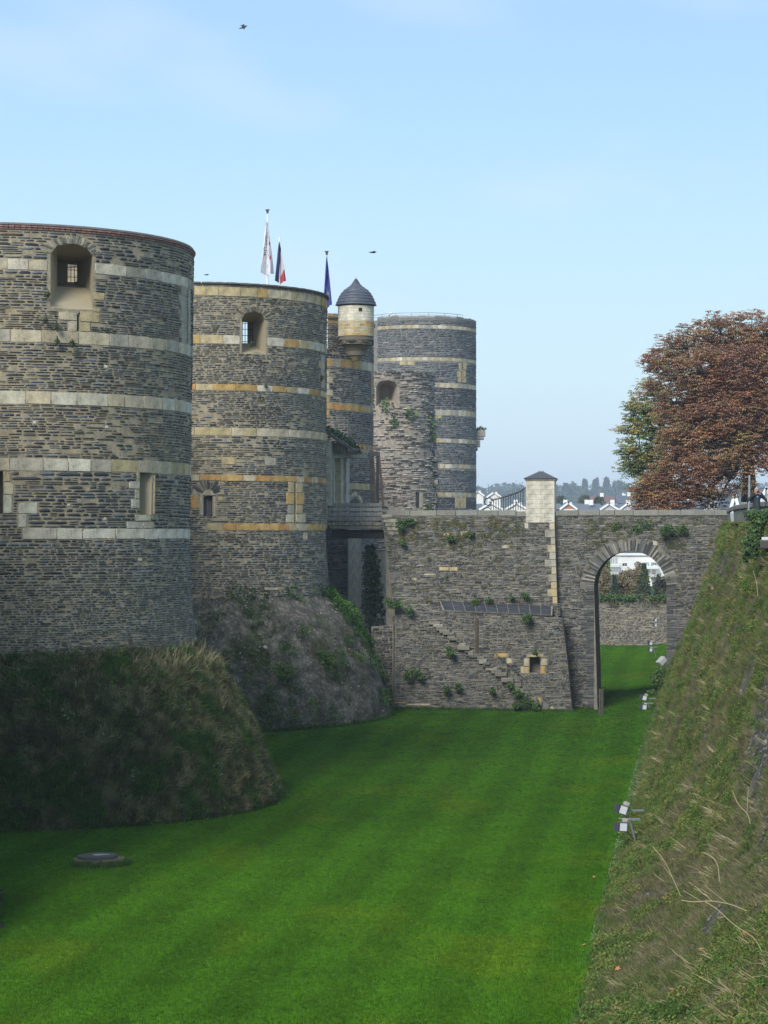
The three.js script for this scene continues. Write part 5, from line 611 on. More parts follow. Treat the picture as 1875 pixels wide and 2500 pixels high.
// ---------------------------------------------------------------- lawn turf and the growth on the right bank
scatter('lawn_grass', tuftLawn, M.blade, 300000, (i, R) => { const d = 1 / mixn(1 / 49, 1 / 150, Math.pow(R(), .72)), x = R.r(Math.max(-22, -.178 * d), Math.min(bankX(d) + .1, .18 * d)); const c = lawnColor(x, d); return { p: [x, lawnY(x, d) - .004, -d], s: R.r(.7, 1.35), c: jit([c[0] * 1.02, c[1] * 1.02, c[2]], R, .26) }; }, 'short mown striped lawn filling the moat floor', 'lawn');
scatter('lawn_grass', tuftLawn, M.blade, 30000, (i, R) => { const d = R.r(146, 236), x = R.r(bankX(d) - 8, bankX(d)); const c = lawnColor(x, d); return { p: [x, lawnY(x, d), -d], s: R.r(.9, 1.8), c: jit(c, R, .18) }; }, 'mown lawn continuing behind the arch', 'lawn');
scatter('lawn_edge_grass', tuftMid, M.blade, 9000, (i, R) => { const k = R(); let p; if (k < .35) { const t = R.r(-.9, 2), q = conePt(T1, cone1, t, R.r(.97, 1)); p = q.p; } else if (k < .6) { const t = R.r(-.4, 2.4), q = conePt(T2, cone2, t, R.r(.93, .99)); p = q.p; } else if (k < .75) { const s = R.r(.3, 13), z = R.r(2.0, 2.3) - (s > 12 ? 1.9 : 0); p = [BP[0] + s * CA - z * SA, 0, -BP[1] + s * SA + z * CA]; } else { const d = R.r(40, 236); p = [bankX(d) + R.r(-.25, .3), 0, -d]; } const y = lawnY(p[0], -p[2]); return { p: [p[0], Math.max(y, k < .6 ? p[1] : y), p[2]], s: R.r(.5, 1.3), c: jit(R.pick(GREENS), R, .3) }; }, 'longer green grass fringing the lawn where mower cannot reach', 'grass');
function rockAt(d, t) { const band = .9 * smooth(.13, .03, Math.abs(t - (.43 + (d - 56) * .0171)) + .42 * (fbm(d * .55, t * 11, 61, 4) - .46)) * smooth(46, 54, d) * smooth(82, 72, d); return Math.max(smooth(.54, .66, fbm(d * .09 + 2, t * 2.2, 31, 4)), band); }
const bankN = (R, out = .8) => new V3(-out * CA + R.r(-.3, .3), .62, -.1 + R.r(-.35, .35)).normalize();
const nearD = R => 1 / mixn(1 / 36, 1 / 142, Math.pow(R(), .8));
scatter('bank_grass', tuftDry, M.blade, 166000, (i, R) => { const d = i < 130000 ? nearD(R) : i < 150000 ? R.r(146, 236) : R.r(13, 36), t = R.r(.15, 1), a = fbm(d * .16, t * 4, 12, 4), b = fbm(d * .5, t * 12, 22, 3); if (R() < rockAt(d, t) * (.5 + .5 * smooth(.38, .5, b))) return null; const g = smooth(.36, .52, a * .6 + b * .4), e = fbm(d * 1.7, t * 40, 33, 3); if (e < .40 && R() < .7) return null; const c = R() < .08 + g * .72 ? R.pick([[.085, .125, .03], [.115, .145, .04], [.06, .10, .025], [.14, .145, .05]]) : R.pick([[.17, .155, .085], [.21, .185, .11], [.14, .13, .07], [.12, .12, .055], [.11, .125, .05]]); return { p: bankPoint(d, t), n: bankN(R, .5), s: R.r(.22, .85), c: jit(c, R, .36) }; }, 'dry olive and straw coloured grass covering the right bank', 'grass');
scatter('bank_stems', tuftLong, M.blade, 1100, (i, R) => { const d = nearD(R), t = R.r(.22, .97); return fbm(d * .3, t * 7, 41, 3) < .46 ? null : { p: bankPoint(d, t), n: bankN(R, 1.0), s: R.r(.45, 1.05), c: jit(R.pick([[.36, .30, .17], [.27, .22, .12], [.42, .36, .22]]), R, .2) }; }, 'long pale dead stems standing out of the right bank', 'grass');
scatter('bank_weeds', weedGeo, M.blade, 15000, (i, R) => { const d = i < 13600 ? nearD(R) : R.r(146, 236), t = R.r(.13, .99), a = fbm(d * .22, t * 6, 51, 4); return R() > (smooth(.38, .56, a) + (t > .86 && d > 90 ? .5 : 0)) * (1 - .85 * rockAt(d, t)) ? null : { p: bankPoint(d, t), n: bankN(R, .6), s: R.r(.14, .5), c: jit(R.pick([[.06, .12, .025], [.09, .16, .035], [.13, .17, .04], [.16, .17, .05]]), R, .28) }; }, 'green and yellowish weeds scattered over the right bank', 'weeds');
const chip = (() => { const g = new THREE.IcosahedronGeometry(.06, 0); g.scale(1.3, .5, .9); return g; })();
scatter('slate_scree', chip, std({ roughness: .8 }), 26000, (i, R) => { const d = nearD(R), t = R.r(.02, .95); return R() > rockAt(d, t) ? null : { p: bankPoint(d, t, .02), n: bankN(R), s: R.r(.25, 1.0), c: jit(R.pick([[.16, .16, .16], [.11, .11, .115], [.22, .21, .195], [.15, .135, .11]]), R, .25) }; }, 'loose grey slate chips on bare patches of the right bank', 'scree');
scatter('pale_verge', chip, std({ roughness: 1 }), 1600, (i, R) => { const d = R.r(62, 118); return { p: [bankX(d) - R.r(-.1, .3), lawnY(bankX(d), d) + .02, -d], s: R.r(.2, .5), c: jit([.33, .33, .27], R, .25) }; }, 'strip of pale gravel along the foot of the bank', 'gravel');
{ // fallen leaves, one by one
  const lg = (() => { const g = new GB(), w = [1, 1, 1], c = g.v([0, .02, 0], w), o = []; for (let k = 0; k < 10; k++) { const a = k / 10 * 6.283, r = k % 2 ? .055 : .11; o.push(g.v([r * Math.cos(a), .005 + .012 * (k % 3), r * Math.sin(a)], w)); } for (let k = 0; k < 10; k++) g.tri(c, o[(k + 1) % 10], o[k]); const q = g.geo(); q.deleteAttribute('color'); return q; })(), lm = std({ color: col(.42, .17, .07), side: THREE.DoubleSide });
  const R = rng(131), spots = [[1425, 2305, 'lying on the lawn edge low in the picture, the brightest'], [1735, 2332, 'on the bank low down by green weeds'], [1663, 2430, 'on the bank near the bottom edge'], [1840, 2295, 'caught on stems at the right edge of the bank'], [1640, 2205, 'on the middle of the near bank'], [1449, 2140, 'on the lawn above the gravel end'], [1660, 2110, 'on the near bank above the others'], [1440, 2363, 'at the foot of the bank, lowest of two'], [1530, 2378, 'beside fern weeds at the foot of the bank'], [1750, 1447, 'high on the bank near the bridge end']];
  for (const [u, v, where] of spots) { // walk along the sight line until it meets lawn or bank
    let hit = null; for (let d = 30; d < 150 && !hit; d += .15) { const p = P(u, v, d), off = (p.x - bankX(d)); if (off < 0 ? p.y < lawnY(p.x, d) + .05 : false) hit = [p.x, lawnY(p.x, d) + .06, -d]; else if (off >= 0) { const pr = bankProfile(d); let yb = topY(d); for (let k = 0; k < pr.length - 1; k++) if (off * CA >= pr[k][0] && off * CA < pr[k + 1][0]) yb = mixn(pr[k][1], pr[k + 1][1], (off * CA - pr[k][0]) / (pr[k + 1][0] - pr[k][0])); if (p.y < yb) hit = [p.x - .25, p.y + .2, -d + .2]; } }
    if (hit) { const m = solo('fallen_leaf', lg, lm, `orange fallen leaf ${where}`, 'leaf', 'fallen leaves', hit); m.rotation.set(R.r(.2, 1), R() * 6, R.r(.2, .9)); m.scale.setScalar(R.r(.5, .85)); }
  }
}
function deadBranch(pts, d, label) { const w = pts.map(([u, v, o]) => { const p = P(u, v, d + (o || 0)); return p; }), b = w[0], g = thing('dead_stem', label, 'stem', [b.x, b.y, b.z]); mesh('stalk', tube(w.map(p => [p.x - b.x, p.y - b.y, p.z - b.z]), .009, [.42, .36, .20], 5, 24), M.plain, g); return [g, b]; }
for (const [list, d, label, twigs] of [[[[1858, 2320], [1840, 2290], [1790, 2255], [1745, 2215], [1720, 2200]], 40, 'long bleached bramble stalk arching over the near bank, lowest', [[[1800, 2262], [1812, 2285]], [[1770, 2235], [1750, 2240]]]], [[[1822, 2222], [1780, 2206], [1735, 2198], [1690, 2200], [1662, 2196]], 41, 'pale forked stalk lying level across the near bank', [[[1736, 2197], [1696, 2162]], [[1773, 2203], [1718, 2160]], [[1708, 2197], [1666, 2172]]]], [[[1830, 2010], [1825, 1990], [1800, 1960], [1787, 1930]], 47, 'yellow stalk bending at the right edge of the near bank', [[[1822, 1985], [1826, 1920]]]], [[[1660, 2185], [1640, 2140], [1620, 2100], [1592, 2065]], 48, 'thin straight stalk leaning left on the near bank', [[[1640, 2140], [1620, 2115]]]], [[[1755, 2150], [1750, 2110], [1735, 2090], [1716, 2080]], 45, 'short curved stalk above the level forked one', []], [[[1850, 1455], [1846, 1420], [1838, 1393]], 75, 'thin pale stalk high on the bank near the ivy', []]]) { const [g, b] = deadBranch(list, d, label); for (const tw of twigs) mesh('twig', tube(tw.map(([u, v]) => { const p = P(u, v, d); return [p.x - b.x, p.y - b.y, p.z - b.z]; }), .006, [.42, .36, .2], 4, 6), M.plain, g); }

// street-side parapet on top of the bank, ivy over it
{
  const R = rng(141), w = thing('street_parapet', 'low stone parapet along the top of the bank running from the bridge', 'wall', [0, 0, 0]); const off = d => 4.75 + 3.6 * (1 - smooth(42, 118, d));
  for (let d = 62; d < 141; d += 1.6) { const e = d + 1.56, A = [bankX(d) + off(d) * CA, d - off(d) * SA], B = [bankX(e) + off(e) * CA, e - off(e) * SA], y = topY(d), h = 1.0, L = Math.hypot(B[0] - A[0], B[1] - A[1]), a = Math.atan2(B[1] - A[1], B[0] - A[0]); mesh('wall_stone', box(L + .12, h, .4, 0, h / 2 - .3, 0, jit([.24, .235, .2], R, .15), .02).rotateY(a).translate((A[0] + B[0]) / 2, y, -(A[1] + B[1]) / 2), M.stone, w); mesh('coping_stone', box(L + .1, .22, .55, 0, h - .19, 0, jit([.27, .26, .23], R, .12), .03).rotateY(a).translate((A[0] + B[0]) / 2, y, -(A[1] + B[1]) / 2), M.stone, w); }
}
function foliage(name, label, cat, spots, d, colors, leaf0, n0, group, depth = .35) { const leaf = leaf0 * .7, n = n0 * 2; const c = P(spots[0][0], spots[0][1], d), R = rng(Math.round(spots[0][0] * 7 + spots[0][1])), t = thing(name, label, cat, [c.x, c.y, c.z], 0, group), g = new GB(); for (const [u, v, r] of spots) { const p = P(u, v, d), rr = r / FPX * d; for (let k = 0; k < 3; k++) leafCluster(R, Math.round(n / 3), rr * R.r(.5, .8), rr * R.r(.4, .75), Math.min(rr, depth), leaf, colors, g, [p.x - c.x + R.r(-.4, .4) * rr, p.y - c.y + R.r(-.4, .4) * rr, p.z - c.z + R.r(0, .2)], .25, .1); } mesh('leaves', g.geo(), M.leaf, t); mesh('stem', tube([[0, -.1, -.1], [.05, .1, -.03], [0, .25, .05]], .02, [.08, .07, .04], 5, 6), M.wood, t); return t; }
const IVY = [[.045, .115, .02], [.075, .16, .03], [.03, .08, .018], [.11, .19, .04]];
foliage('ivy_bush', 'dense green ivy bush hanging over the bank top near the person', 'ivy', [[1838, 1262, 26], [1855, 1280, 26], [1842, 1300, 24], [1830, 1320, 20], [1850, 1330, 22], [1822, 1340, 16], [1860, 1258, 22], [1818, 1362, 9], [1840, 1352, 14]], 84, IVY, .13, 420);
// plants rooted in the bridge wall
for (const [list, d, label] of [[[[1446, 1290, 15], [1447, 1312, 14], [1434, 1281, 9]], 142.3, 'large green shrub on the bridge wall left above the arch'], [[[1520, 1287, 14], [1535, 1300, 13], [1502, 1283, 10]], 141.8, 'green shrub on the bridge wall over the crown of the arch'], [[[1555, 1290, 15], [1580, 1278, 15]], 141.5, 'bushy shrub on the bridge wall right of the arch crown'], [[[1640, 1293, 16], [1666, 1290, 13], [1618, 1295, 10]], 140.6, 'trailing green shrub on the bridge wall furthest right'], [[[1372, 1276, 13], [1380, 1290, 9], [1366, 1292, 8]], 142.8, 'green plant in the angle right of the bridge pillar'], [[[1395, 1280, 9]], 142.6, 'small plant beside the one right of the pillar'], [[[1366, 1345, 6], [1368, 1330, 5], [1370, 1390, 5]], 142.8, 'thin creeper hanging below the plants right of the pillar'], [[[983, 1277, 13], [998, 1272, 9], [975, 1290, 8]], 142.6, 'green plant near the left end of the bridge wall'], [[[984, 1323, 9]], 142.5, 'small round plant below the left end of the bridge wall'], [[[1100, 1312, 8]], 142.2, 'small green tuft beside pale stones on the left bridge wall'], [[[1148, 1302, 8]], 142.0, 'small green tuft in the middle of the left bridge wall'], [[[1284, 1511, 13], [1290, 1506, 8]], 139.9, 'round green bush under the right end of the slate roof'], [[[1101, 1590, 10], [1096, 1582, 6]], 140.6, 'green bush growing beside the broken stair'], [[[955, 1470, 13], [968, 1478, 12], [998, 1490, 9]], 141.0, 'leafy plant on top of the low wall at the left of the stair'], [[[1000, 1648, 12], [1028, 1650, 10], [1016, 1640, 8]], 140.9, 'wide green patch on the low room wall left of the stair'], [[[1092, 1680, 10], [1118, 1676, 8]], 140.7, 'green patch low on the wall below the stair'], [[[1246, 1672, 9], [1262, 1690, 9], [1280, 1710, 20], [1265, 1715, 12], [1305, 1722, 12]], 140.0, 'large weeds heaped at the foot of the broken stair'], [[[1203, 1685, 8]], 140.3, 'small round weed below the middle of the stair'], [[[1308, 1594, 5]], 139.8, 'tiny plant above the small square window'], [[[1247, 1458, 5], [1280, 1454, 8]], 141.6, 'olive tuft on the wall above the slate roof'], [[[1160, 1468, 8], [1196, 1465, 5]], 141.9, 'green tuft on the upper edge of the slate roof'], [[[1403, 1626, 9], [1398, 1610, 5], [1405, 1580, 4]], 142.3, 'creeper low on the pier left of the arch'], [[[1608, 1640, 14], [1596, 1660, 12], [1590, 1690, 10], [1612, 1672, 12]], 139.5, 'yellow green sapling at the bank foot by the arch']]) foliage('wall_plant', label, 'plant', list.map(q => [q[0], q[1], q[2] * 1.35]), d, IVY, .17, 130, 'plants growing on the bridge wall');
{ // moss and small stonecrop dotted over the upper bridge wall
  scatter('wall_moss', weedGeo, M.blade, 520, (i, R) => { const left = R() < .6, u = left ? R.r(950, 1280) : R.r(1360, 1740), v = R() < .75 ? R.r(1262, 1340) : R.r(1340, 1480), q = onB(u, v, left ? .64 : .04); if (fbm(u * .02, v * .03, 3, 3) < .46) return null; const p = left ? .62 : .03; return { p: [BP[0] + q[0] * CA - p * SA, q[1], -BP[1] + q[0] * SA + p * CA], n: new V3(-SA, .3, CA).normalize(), s: [R.r(.15, .4), R.r(.12, .25), R.r(.15, .4)], c: jit(R.pick([[.14, .14, .04], [.10, .12, .04], [.19, .17, .06]]), R, .25) }; }, 'olive moss dotted over the upper bridge wall', 'moss');
}
// weeds on the two big towers
for (const [T, u, v, r, label] of [[T1, 115, 720, 8, 'tuft of weeds left of the high embrasure on the large tower'], [T1, 137, 800, 9, 'trailing weed under the high embrasure on the large tower'], [T1, 138, 835, 7, 'weed in the band below the embrasure of the large tower'], [T1, 175, 842, 9, 'dark weed at the underside of the second band of the large tower'], [T1, 110, 783, 6, 'small weed left of the slit on the large tower'], [T2, 612, 842, 9, 'grass tuft on the embrasure sill of the second tower'], [T2, 649, 945, 6, 'weed in the middle ochre band of the second tower'], [T2, 784, 925, 8, 'creeper at the right edge of the second tower']]) { const q = T.at(u, v), p = T.S(q[0], q[1], .05), d = T.d - p[2]; foliage('wall_weed', label, 'weed', [[u, v, r], [u + 2, v - r * .6, r * .7]], d - .12, [[.06, .09, .025], [.10, .11, .04], [.04, .07, .02]], .1, 50, null, .15); }

// ---------------------------------------------------------------- big trees on the right
function bigTree(label, lobes, d, trunkU, trunkV, rT, colors, leaf, per, seed, depth, spokes = 5, droop = .55) {
  const b = P(trunkU, trunkV, d), R = rng(seed), t = thing('broadleaf_tree', label, 'tree', [b.x, b.y, b.z]), g = new GB(), limbs = [];
  const trunkTop = [0, (trunkV - 1090) / FPX * d, 0]; limbs.push(limb([0, -.3, 0], [.1, trunkTop[1] * .5, 0], rT * 1.25, rT, [.055, .05, .048], 12), limb([.1, trunkTop[1] * .5, 0], trunkTop, rT, rT * .7, [.055, .05, .048], 10));
  for (const [u, v, r, dz = 0] of lobes) {
    const p = P(u, v, d), c = [p.x - b.x, p.y - b.y, dz], rr = r / FPX * d, tint = [R.r(.90, 1.08), R.r(.86, 1.14), R.r(.82, 1.08)], kk = R.r(.86, 1.16); limbs.push(limb(trunkTop, [c[0] * .85, c[1] - rr * .15, c[2] * .85], rT * .38, .05, [.06, .055, .05], 6));
    const clumps = Math.max(6, Math.round(per * rr * rr)); for (let k = 0; k < clumps; k++) { const a = R() * 6.283, z = R.r(-1, 1), q = Math.sqrt(1 - z * z), e = Math.pow(R.r(.15, 1), .45), cc = [c[0] + rr * e * q * Math.cos(a), c[1] + rr * e * z, c[2] + Math.min(rr, depth) * e * q * Math.sin(a)], tone = R.pick(colors), tw = jit([tone[0] * tint[0] * kk, tone[1] * tint[1] * kk, tone[2] * tint[2] * kk], R, .22), sz = R.r(.35, .95);
      if (k % 5 === 0) limbs.push(limb(c, cc, .05, .015, [.06, .055, .05], 4));
      for (let j = 0; j < 21; j++) { const lx = cc[0] + R.r(-1, 1) * sz, lz = cc[2] + R.r(-1, 1) * sz, ly = cc[1] + R.r(-.5, .4) * sz - .35 * sz * ((lx - cc[0]) ** 2 + (lz - cc[2]) ** 2), c3 = jit(tw, R, .18), yaw = R() * 6.283; for (let s = 0; s < spokes; s++) { const al = yaw + s / spokes * 6.283, L = leaf * R.r(.7, 1.15), dx = Math.cos(al), dz2 = Math.sin(al), dy = -droop * R.r(.5, 1.2), W = L * .24; const i0 = g.v([lx, ly, lz], c3), i1 = g.v([lx + dx * L * .6 - dz2 * W, ly + dy * L * .5, lz + dz2 * L * .6 + dx * W], c3), i2 = g.v([lx + dx * L, ly + dy * L, lz + dz2 * L], c3), i3 = g.v([lx + dx * L * .6 + dz2 * W, ly + dy * L * .5, lz + dz2 * L * .6 - dx * W], c3); g.quad(i0, i1, i2, i3); } }
    }
  }
  mesh('trunk', merge(limbs), M.wood, t); mesh('crown', g.geo(), M.leaf, t); return t;
}
bigTree('large chestnut tree with rust brown autumn leaves on the right', [[1650, 850, 48, 0], [1625, 905, 52, 1], [1700, 830, 55, -1], [1760, 815, 60, 0], [1830, 815, 62, 1], [1885, 850, 70, 0], [1690, 920, 75, 2.5], [1780, 920, 85, 3], [1870, 940, 85, 3], [1640, 985, 55, 1.5], [1720, 1010, 80, 4], [1810, 1030, 85, 4], [1890, 1050, 70, 3], [1650, 1070, 60, 3], [1735, 1100, 75, 5], [1640, 1145, 62, 4], [1590, 1185, 40, 3], [1570, 1215, 26, 3], [1625, 1212, 34, 4], [1690, 1165, 60, 5], [1760, 1165, 52, 5], [1680, 1212, 26, 4], [1850, 1120, 38, 5], [1875, 1170, 20, 5], [1600, 870, 30, 0], [1585, 935, 22, 0], [1562, 1190, 30, 3], [1552, 1226, 18, 3], [1600, 1226, 28, 4], [1650, 1228, 22, 4], [1720, 1222, 22, 4], [1950, 900, 90, 0], [1980, 1020, 90, 0], [1960, 1120, 70, 0], [1800, 900, 90, -4], [1720, 1050, 100, -4], [1900, 1000, 100, -4]], 168, 1826, 1260, .5, [[.37, .182, .088], [.43, .215, .105], [.31, .148, .08], [.41, .255, .105], [.26, .125, .07], [.37, .26, .105]], .23, 17, 151, 4.5);
bigTree('green and yellow autumn tree half hidden behind the brown chestnut', [[1556, 990, 34], [1572, 1020, 42], [1543, 1055, 34], [1562, 1090, 42], [1533, 1112, 26], [1546, 1150, 32], [1590, 1150, 40], [1590, 950, 34], [1620, 1010, 60], [1620, 1100, 60], [1548, 1130, 22], [1560, 1195, 20]], 182, 1620, 1260, .35, [[.20, .29, .06], [.29, .33, .07], [.15, .23, .05], [.46, .38, .09], [.48, .37, .10], [.12, .18, .055]], .24, 15, 161, 4);

// ---------------------------------------------------------------- street side: lamp post, person, parked car
{ const d = 100, t = P(1830, 1163, d), b = P(1828, 1244, d), g = thing('street_post', 'slim grey metal post standing beside the chestnut trunk', 'post', [b.x, b.y - .9, b.z]); mesh('shaft', limb([0, 0, 0], [.03, t.y - b.y + .9, 0], .055, .048, [1, 1, 1], 10), M.galv, g); mesh('cap', painted(new THREE.SphereGeometry(.052, 10, 6).translate(.03, t.y - b.y + .9, 0), [1, 1, 1]), M.galv, g); mesh('collar', limb([0, .75, 0], [0, .95, 0], .07, .07, [1, 1, 1], 10), M.galv, g); }
{ const d = 98, b = P(1871, 1244, d), g = thing('street_post', 'pale metal post at the right edge beyond the person', 'post', [b.x, b.y - .9, b.z]); mesh('shaft', limb([0, 0, 0], [0, 1.75, 0], .055, .05, [1, 1, 1], 10), M.galv, g); mesh('collar', limb([0, .8, 0], [0, 1, 0], .07, .07, [1, 1, 1], 10), M.galv, g); }
for (let k = 0; k < 3; k++) { const b = P(1812 + k * 5, 1243, 112), g = thing('bollard', ['leftmost of three short posts left of the grey street post', 'middle of three short posts left of the grey street post', 'rightmost of three short posts left of the grey street post'][k], 'bollard', [b.x, b.y - .7, b.z], 0, 'short posts by the tree'); mesh('shaft', limb([0, 0, 0], [0, 1.0, 0], .05, .045, [.30, .29, .27], 8), M.plain, g); mesh('cap', painted(new THREE.SphereGeometry(.05, 8, 6).translate(0, 1, 0), [.30, .29, .27]), M.plain, g); }
function fieldMesh(name, f, lo, hi, cell, color, mat, parent) { // mesh a signed distance field with marching cubes
  const ext = Math.max(hi[0] - lo[0], hi[1] - lo[1], hi[2] - lo[2]), n = Math.ceil(ext / cell) + 4, mc = new MarchingCubes(n, mat, false, false, 120000), h = ext / 2 * (n / (n - 4)), c = [0, 1, 2].map(k => (lo[k] + hi[k]) / 2); mc.isolation = 0;
  for (let z = 0; z < n; z++) for (let y = 0; y < n; y++) for (let x = 0; x < n; x++) { const p = [(x - n / 2) / (n / 2) * h + c[0], (y - n / 2) / (n / 2) * h + c[1], (z - n / 2) / (n / 2) * h + c[2]]; mc.field[x + n * (y + n * z)] = -f(p); }
  mc.update(); const k = mc.count, pos = new Float32Array(k * 3), nor = new Float32Array(mc.normalArray.slice(0, k * 3)), cl = new Float32Array(k * 3); for (let i = 0; i < k; i++) { const p = [0, 1, 2].map(j => mc.positionArray[3 * i + j] * h + c[j]); pos.set(p, 3 * i); cl.set(color(p), 3 * i); }
  const g = new THREE.BufferGeometry(); g.setAttribute('position', new THREE.BufferAttribute(pos, 3)); g.setAttribute('normal', new THREE.BufferAttribute(nor, 3)); g.setAttribute('color', new THREE.BufferAttribute(cl, 3)); g.setAttribute('uv', new THREE.BufferAttribute(new Float32Array(k * 2), 2)); return g;
}
const cap = (p, a, b, r0, r1) => { const d = [b[0] - a[0], b[1] - a[1], b[2] - a[2]], e = [p[0] - a[0], p[1] - a[1], p[2] - a[2]], t = clamp((e[0] * d[0] + e[1] * d[1] + e[2] * d[2]) / (d[0] ** 2 + d[1] ** 2 + d[2] ** 2)); return Math.hypot(e[0] - d[0] * t, e[1] - d[1] * t, e[2] - d[2] * t) - mixn(r0, r1, t); };
const smin = (a, b, k) => { const h = clamp(.5 + .5 * (b - a) / k); return mixn(b, a, h) - k * h * (1 - h); };
{ // a visitor in dark clothes photographing from behind the parapet, elbows out
  const d = 91.5, top = P(1847, 1192, d), H = 1.72, g = thing('person', 'person in dark jacket behind the parapet raising a camera to the face', 'person', [top.x, top.y - H, top.z], .1);
  const bones = [[[0, 1.0, 0], [0, 1.34, -.01], .145, .16], [[-.13, 1.38, 0], [.13, 1.38, 0], .085, .085], [[0, 1.4, 0], [0, 1.55, .02], .062, .058], [[0, .98, 0], [0, .9, 0], .16, .165],
    [[-.10, .92, 0], [-.11, .48, .02], .095, .06], [[-.11, .48, .02], [-.115, .08, -.02], .06, .042], [[-.115, .05, -.02], [-.13, .04, .15], .045, .035], [[.10, .92, 0], [.11, .48, .02], .095, .06], [[.11, .48, .02], [.115, .08, -.02], .06, .042], [[.115, .05, -.02], [.13, .04, .15], .045, .035],
    [[-.2, 1.4, 0], [-.36, 1.24, .12], .06, .05], [[-.36, 1.24, .12], [-.13, 1.53, .24], .048, .034], [[.2, 1.4, 0], [.36, 1.24, .12], .06, .05], [[.36, 1.24, .12], [.13, 1.53, .24], .048, .034]];
  const head = p => { const q = [p[0] / .078, (p[1] - 1.625) / .115, (p[2] - .035) / .098]; let v = (Math.hypot(...q) - 1) * .085; v = smin(v, cap(p, [0, 1.61, .13], [0, 1.59, .15], .018, .014), .02); for (const s of [-1, 1]) { v = smin(v, cap(p, [s * .078, 1.6, .02], [s * .085, 1.64, .0], .018, .02), .01); v = Math.max(v, -(Math.hypot(p[0] - s * .032, p[1] - 1.635, p[2] - .138) - .016)); } return v; };
  const body = p => { let v = 9; for (const b of bones) v = smin(v, cap(p, ...b), .045); return smin(v, head(p), .03); };
  const skin = [.38, .21, .15], jacket = [.022, .026, .034], jeans = [.03, .04, .07], paint = p => p[1] > 1.49 && Math.hypot(p[0], p[2] - .03) < .115 ? skin : p[1] < .9 ? (p[1] < .07 ? [.02, .02, .02] : jeans) : Math.abs(p[0]) < .055 && p[1] < 1.42 && p[2] > .1 ? [.025, .045, .045] : jacket;
  const geos = [fieldMesh('b', body, [-.46, -.02, -.22], [.46, 1.78, .32], .022, paint, M.plain)];
  for (const s of [-1, 1]) { const palm = [s * .115, 1.56, .255], hand = p => { let v = cap(p, [s * .13, 1.53, .24], palm, .034, .036); for (let k = 0; k < 4; k++) { const y = 1.585 - k * .019, L = [.9, 1, .95, .75][k]; v = Math.min(v, smin(cap(p, [palm[0], y, .265], [s * (.115 - .045 * L), y + .008, .285], .0095, .0088), cap(p, [s * (.115 - .045 * L), y + .008, .285], [s * (.115 - .075 * L), y + .005, .268], .0088, .0075), .006)); } return smin(v, smin(cap(p, [s * .11, 1.535, .25], [s * .085, 1.525, .225], .011, .01), cap(p, [s * .085, 1.525, .225], [s * .06, 1.535, .215], .01, .008), .006), .012); }; geos.push(fieldMesh('h', hand, [s * .10 - .08, 1.47, .18], [s * .10 + .08, 1.63, .32], .004, () => skin, M.plain)); }
  mesh('body', merge(geos), M.plain, g);
  const hair = fieldMesh('hair', p => { const q = [p[0] / .086, (p[1] - 1.645) / .115, (p[2] - .02) / .105]; return Math.max((Math.hypot(...q) - 1) * .09, p[2] - .03 - Math.max(0, p[1] - 1.665) * 2.5, 1.58 - p[1]); }, [-.1, 1.56, -.12], [.1, 1.78, .14], .008, () => [.36, .33, .30], M.plain); mesh('hair', hair, M.plain, g);
  const cam = thing('camera', 'small dark camera held up to the face of the person', 'camera', [top.x, top.y - H, top.z], .1); mesh('body', box(.12, .075, .05, 0, 1.575, .245, [.02, .02, .022], .01), M.plain, cam); mesh('lens', limb([0, 1.575, .27], [0, 1.575, .33], .032, .03, [.015, .015, .017], 16), M.plain, cam);
  mesh('logo', box(.05, .06, .012, .0, 1.37, .165, [.12, .35, .75], .004), M.plain, g);
}
{ // pale car parked behind
  const d = 118, o = P(1890, 1240, d), g = thing('parked_car', 'pale grey parked car half seen behind the person', 'car', [o.x, o.y - 1.05, o.z], .35), s = new THREE.Shape([[-2.05, .35], [-2.1, .75], [-1.85, .95], [-1.1, 1.02], [-.55, 1.48], [.75, 1.5], [1.45, 1.05], [2.05, .9], [2.1, .4], [1.7, .3], [-1.7, .3]].map(q => new THREE.Vector2(...q)));
  const paint = new THREE.MeshPhysicalMaterial({ color: col(.55, .57, .6), roughness: .35, clearcoat: .8 }); mesh('body', new THREE.ExtrudeGeometry(s, { depth: 1.6, bevelEnabled: true, bevelSize: .06, bevelThickness: .06, bevelSegments: 2 }).translate(0, 0, -.8), paint, g);
  for (const z of [-.88, .88]) { mesh('side_window', new THREE.ExtrudeGeometry(new THREE.Shape([[-.95, 1.03], [-.5, 1.4], [.68, 1.42], [1.2, 1.05]].map(q => new THREE.Vector2(...q))), { depth: .02, bevelEnabled: false }).translate(0, 0, z - .01), M.glass, g); for (const x of [-1.3, 1.3]) { const w = mesh('wheel', painted(new THREE.CylinderGeometry(.32, .32, .2, 20).rotateX(1.5708).translate(x, .32, z * .9), [.02, .02, .02]), M.plain, g); mesh('rim', painted(new THREE.CylinderGeometry(.19, .19, .21, 14).rotateX(1.5708).translate(x, .32, z * .91), [.5, .5, .52]), M.plain, w); } }
  for (const z of [-.6, .6]) mesh('headlight', box(.08, .14, .3, -2.1, .72, z, [.7, .7, .68], .03), M.plain, g);
}
{ const d = 82, c = P(1869, 1322, d), g = thing('floodlight', 'dark floodlight with pale glass at the right edge below the ivy', 'floodlight', [c.x, c.y, c.z], -.2); mesh('housing', box(.4, .3, .35, 0, -.12, 0, [.07, .062, .055], .05), M.plain, g); mesh('glass', box(.34, .12, .2, .03, .1, .05, [.5, .56, .66], .02), M.lampGlass, g); mesh('stem', limb([0, -.3, -.1], [.3, -.6, -.5], .03, .03, [.1, .1, .1]), M.plain, g); }

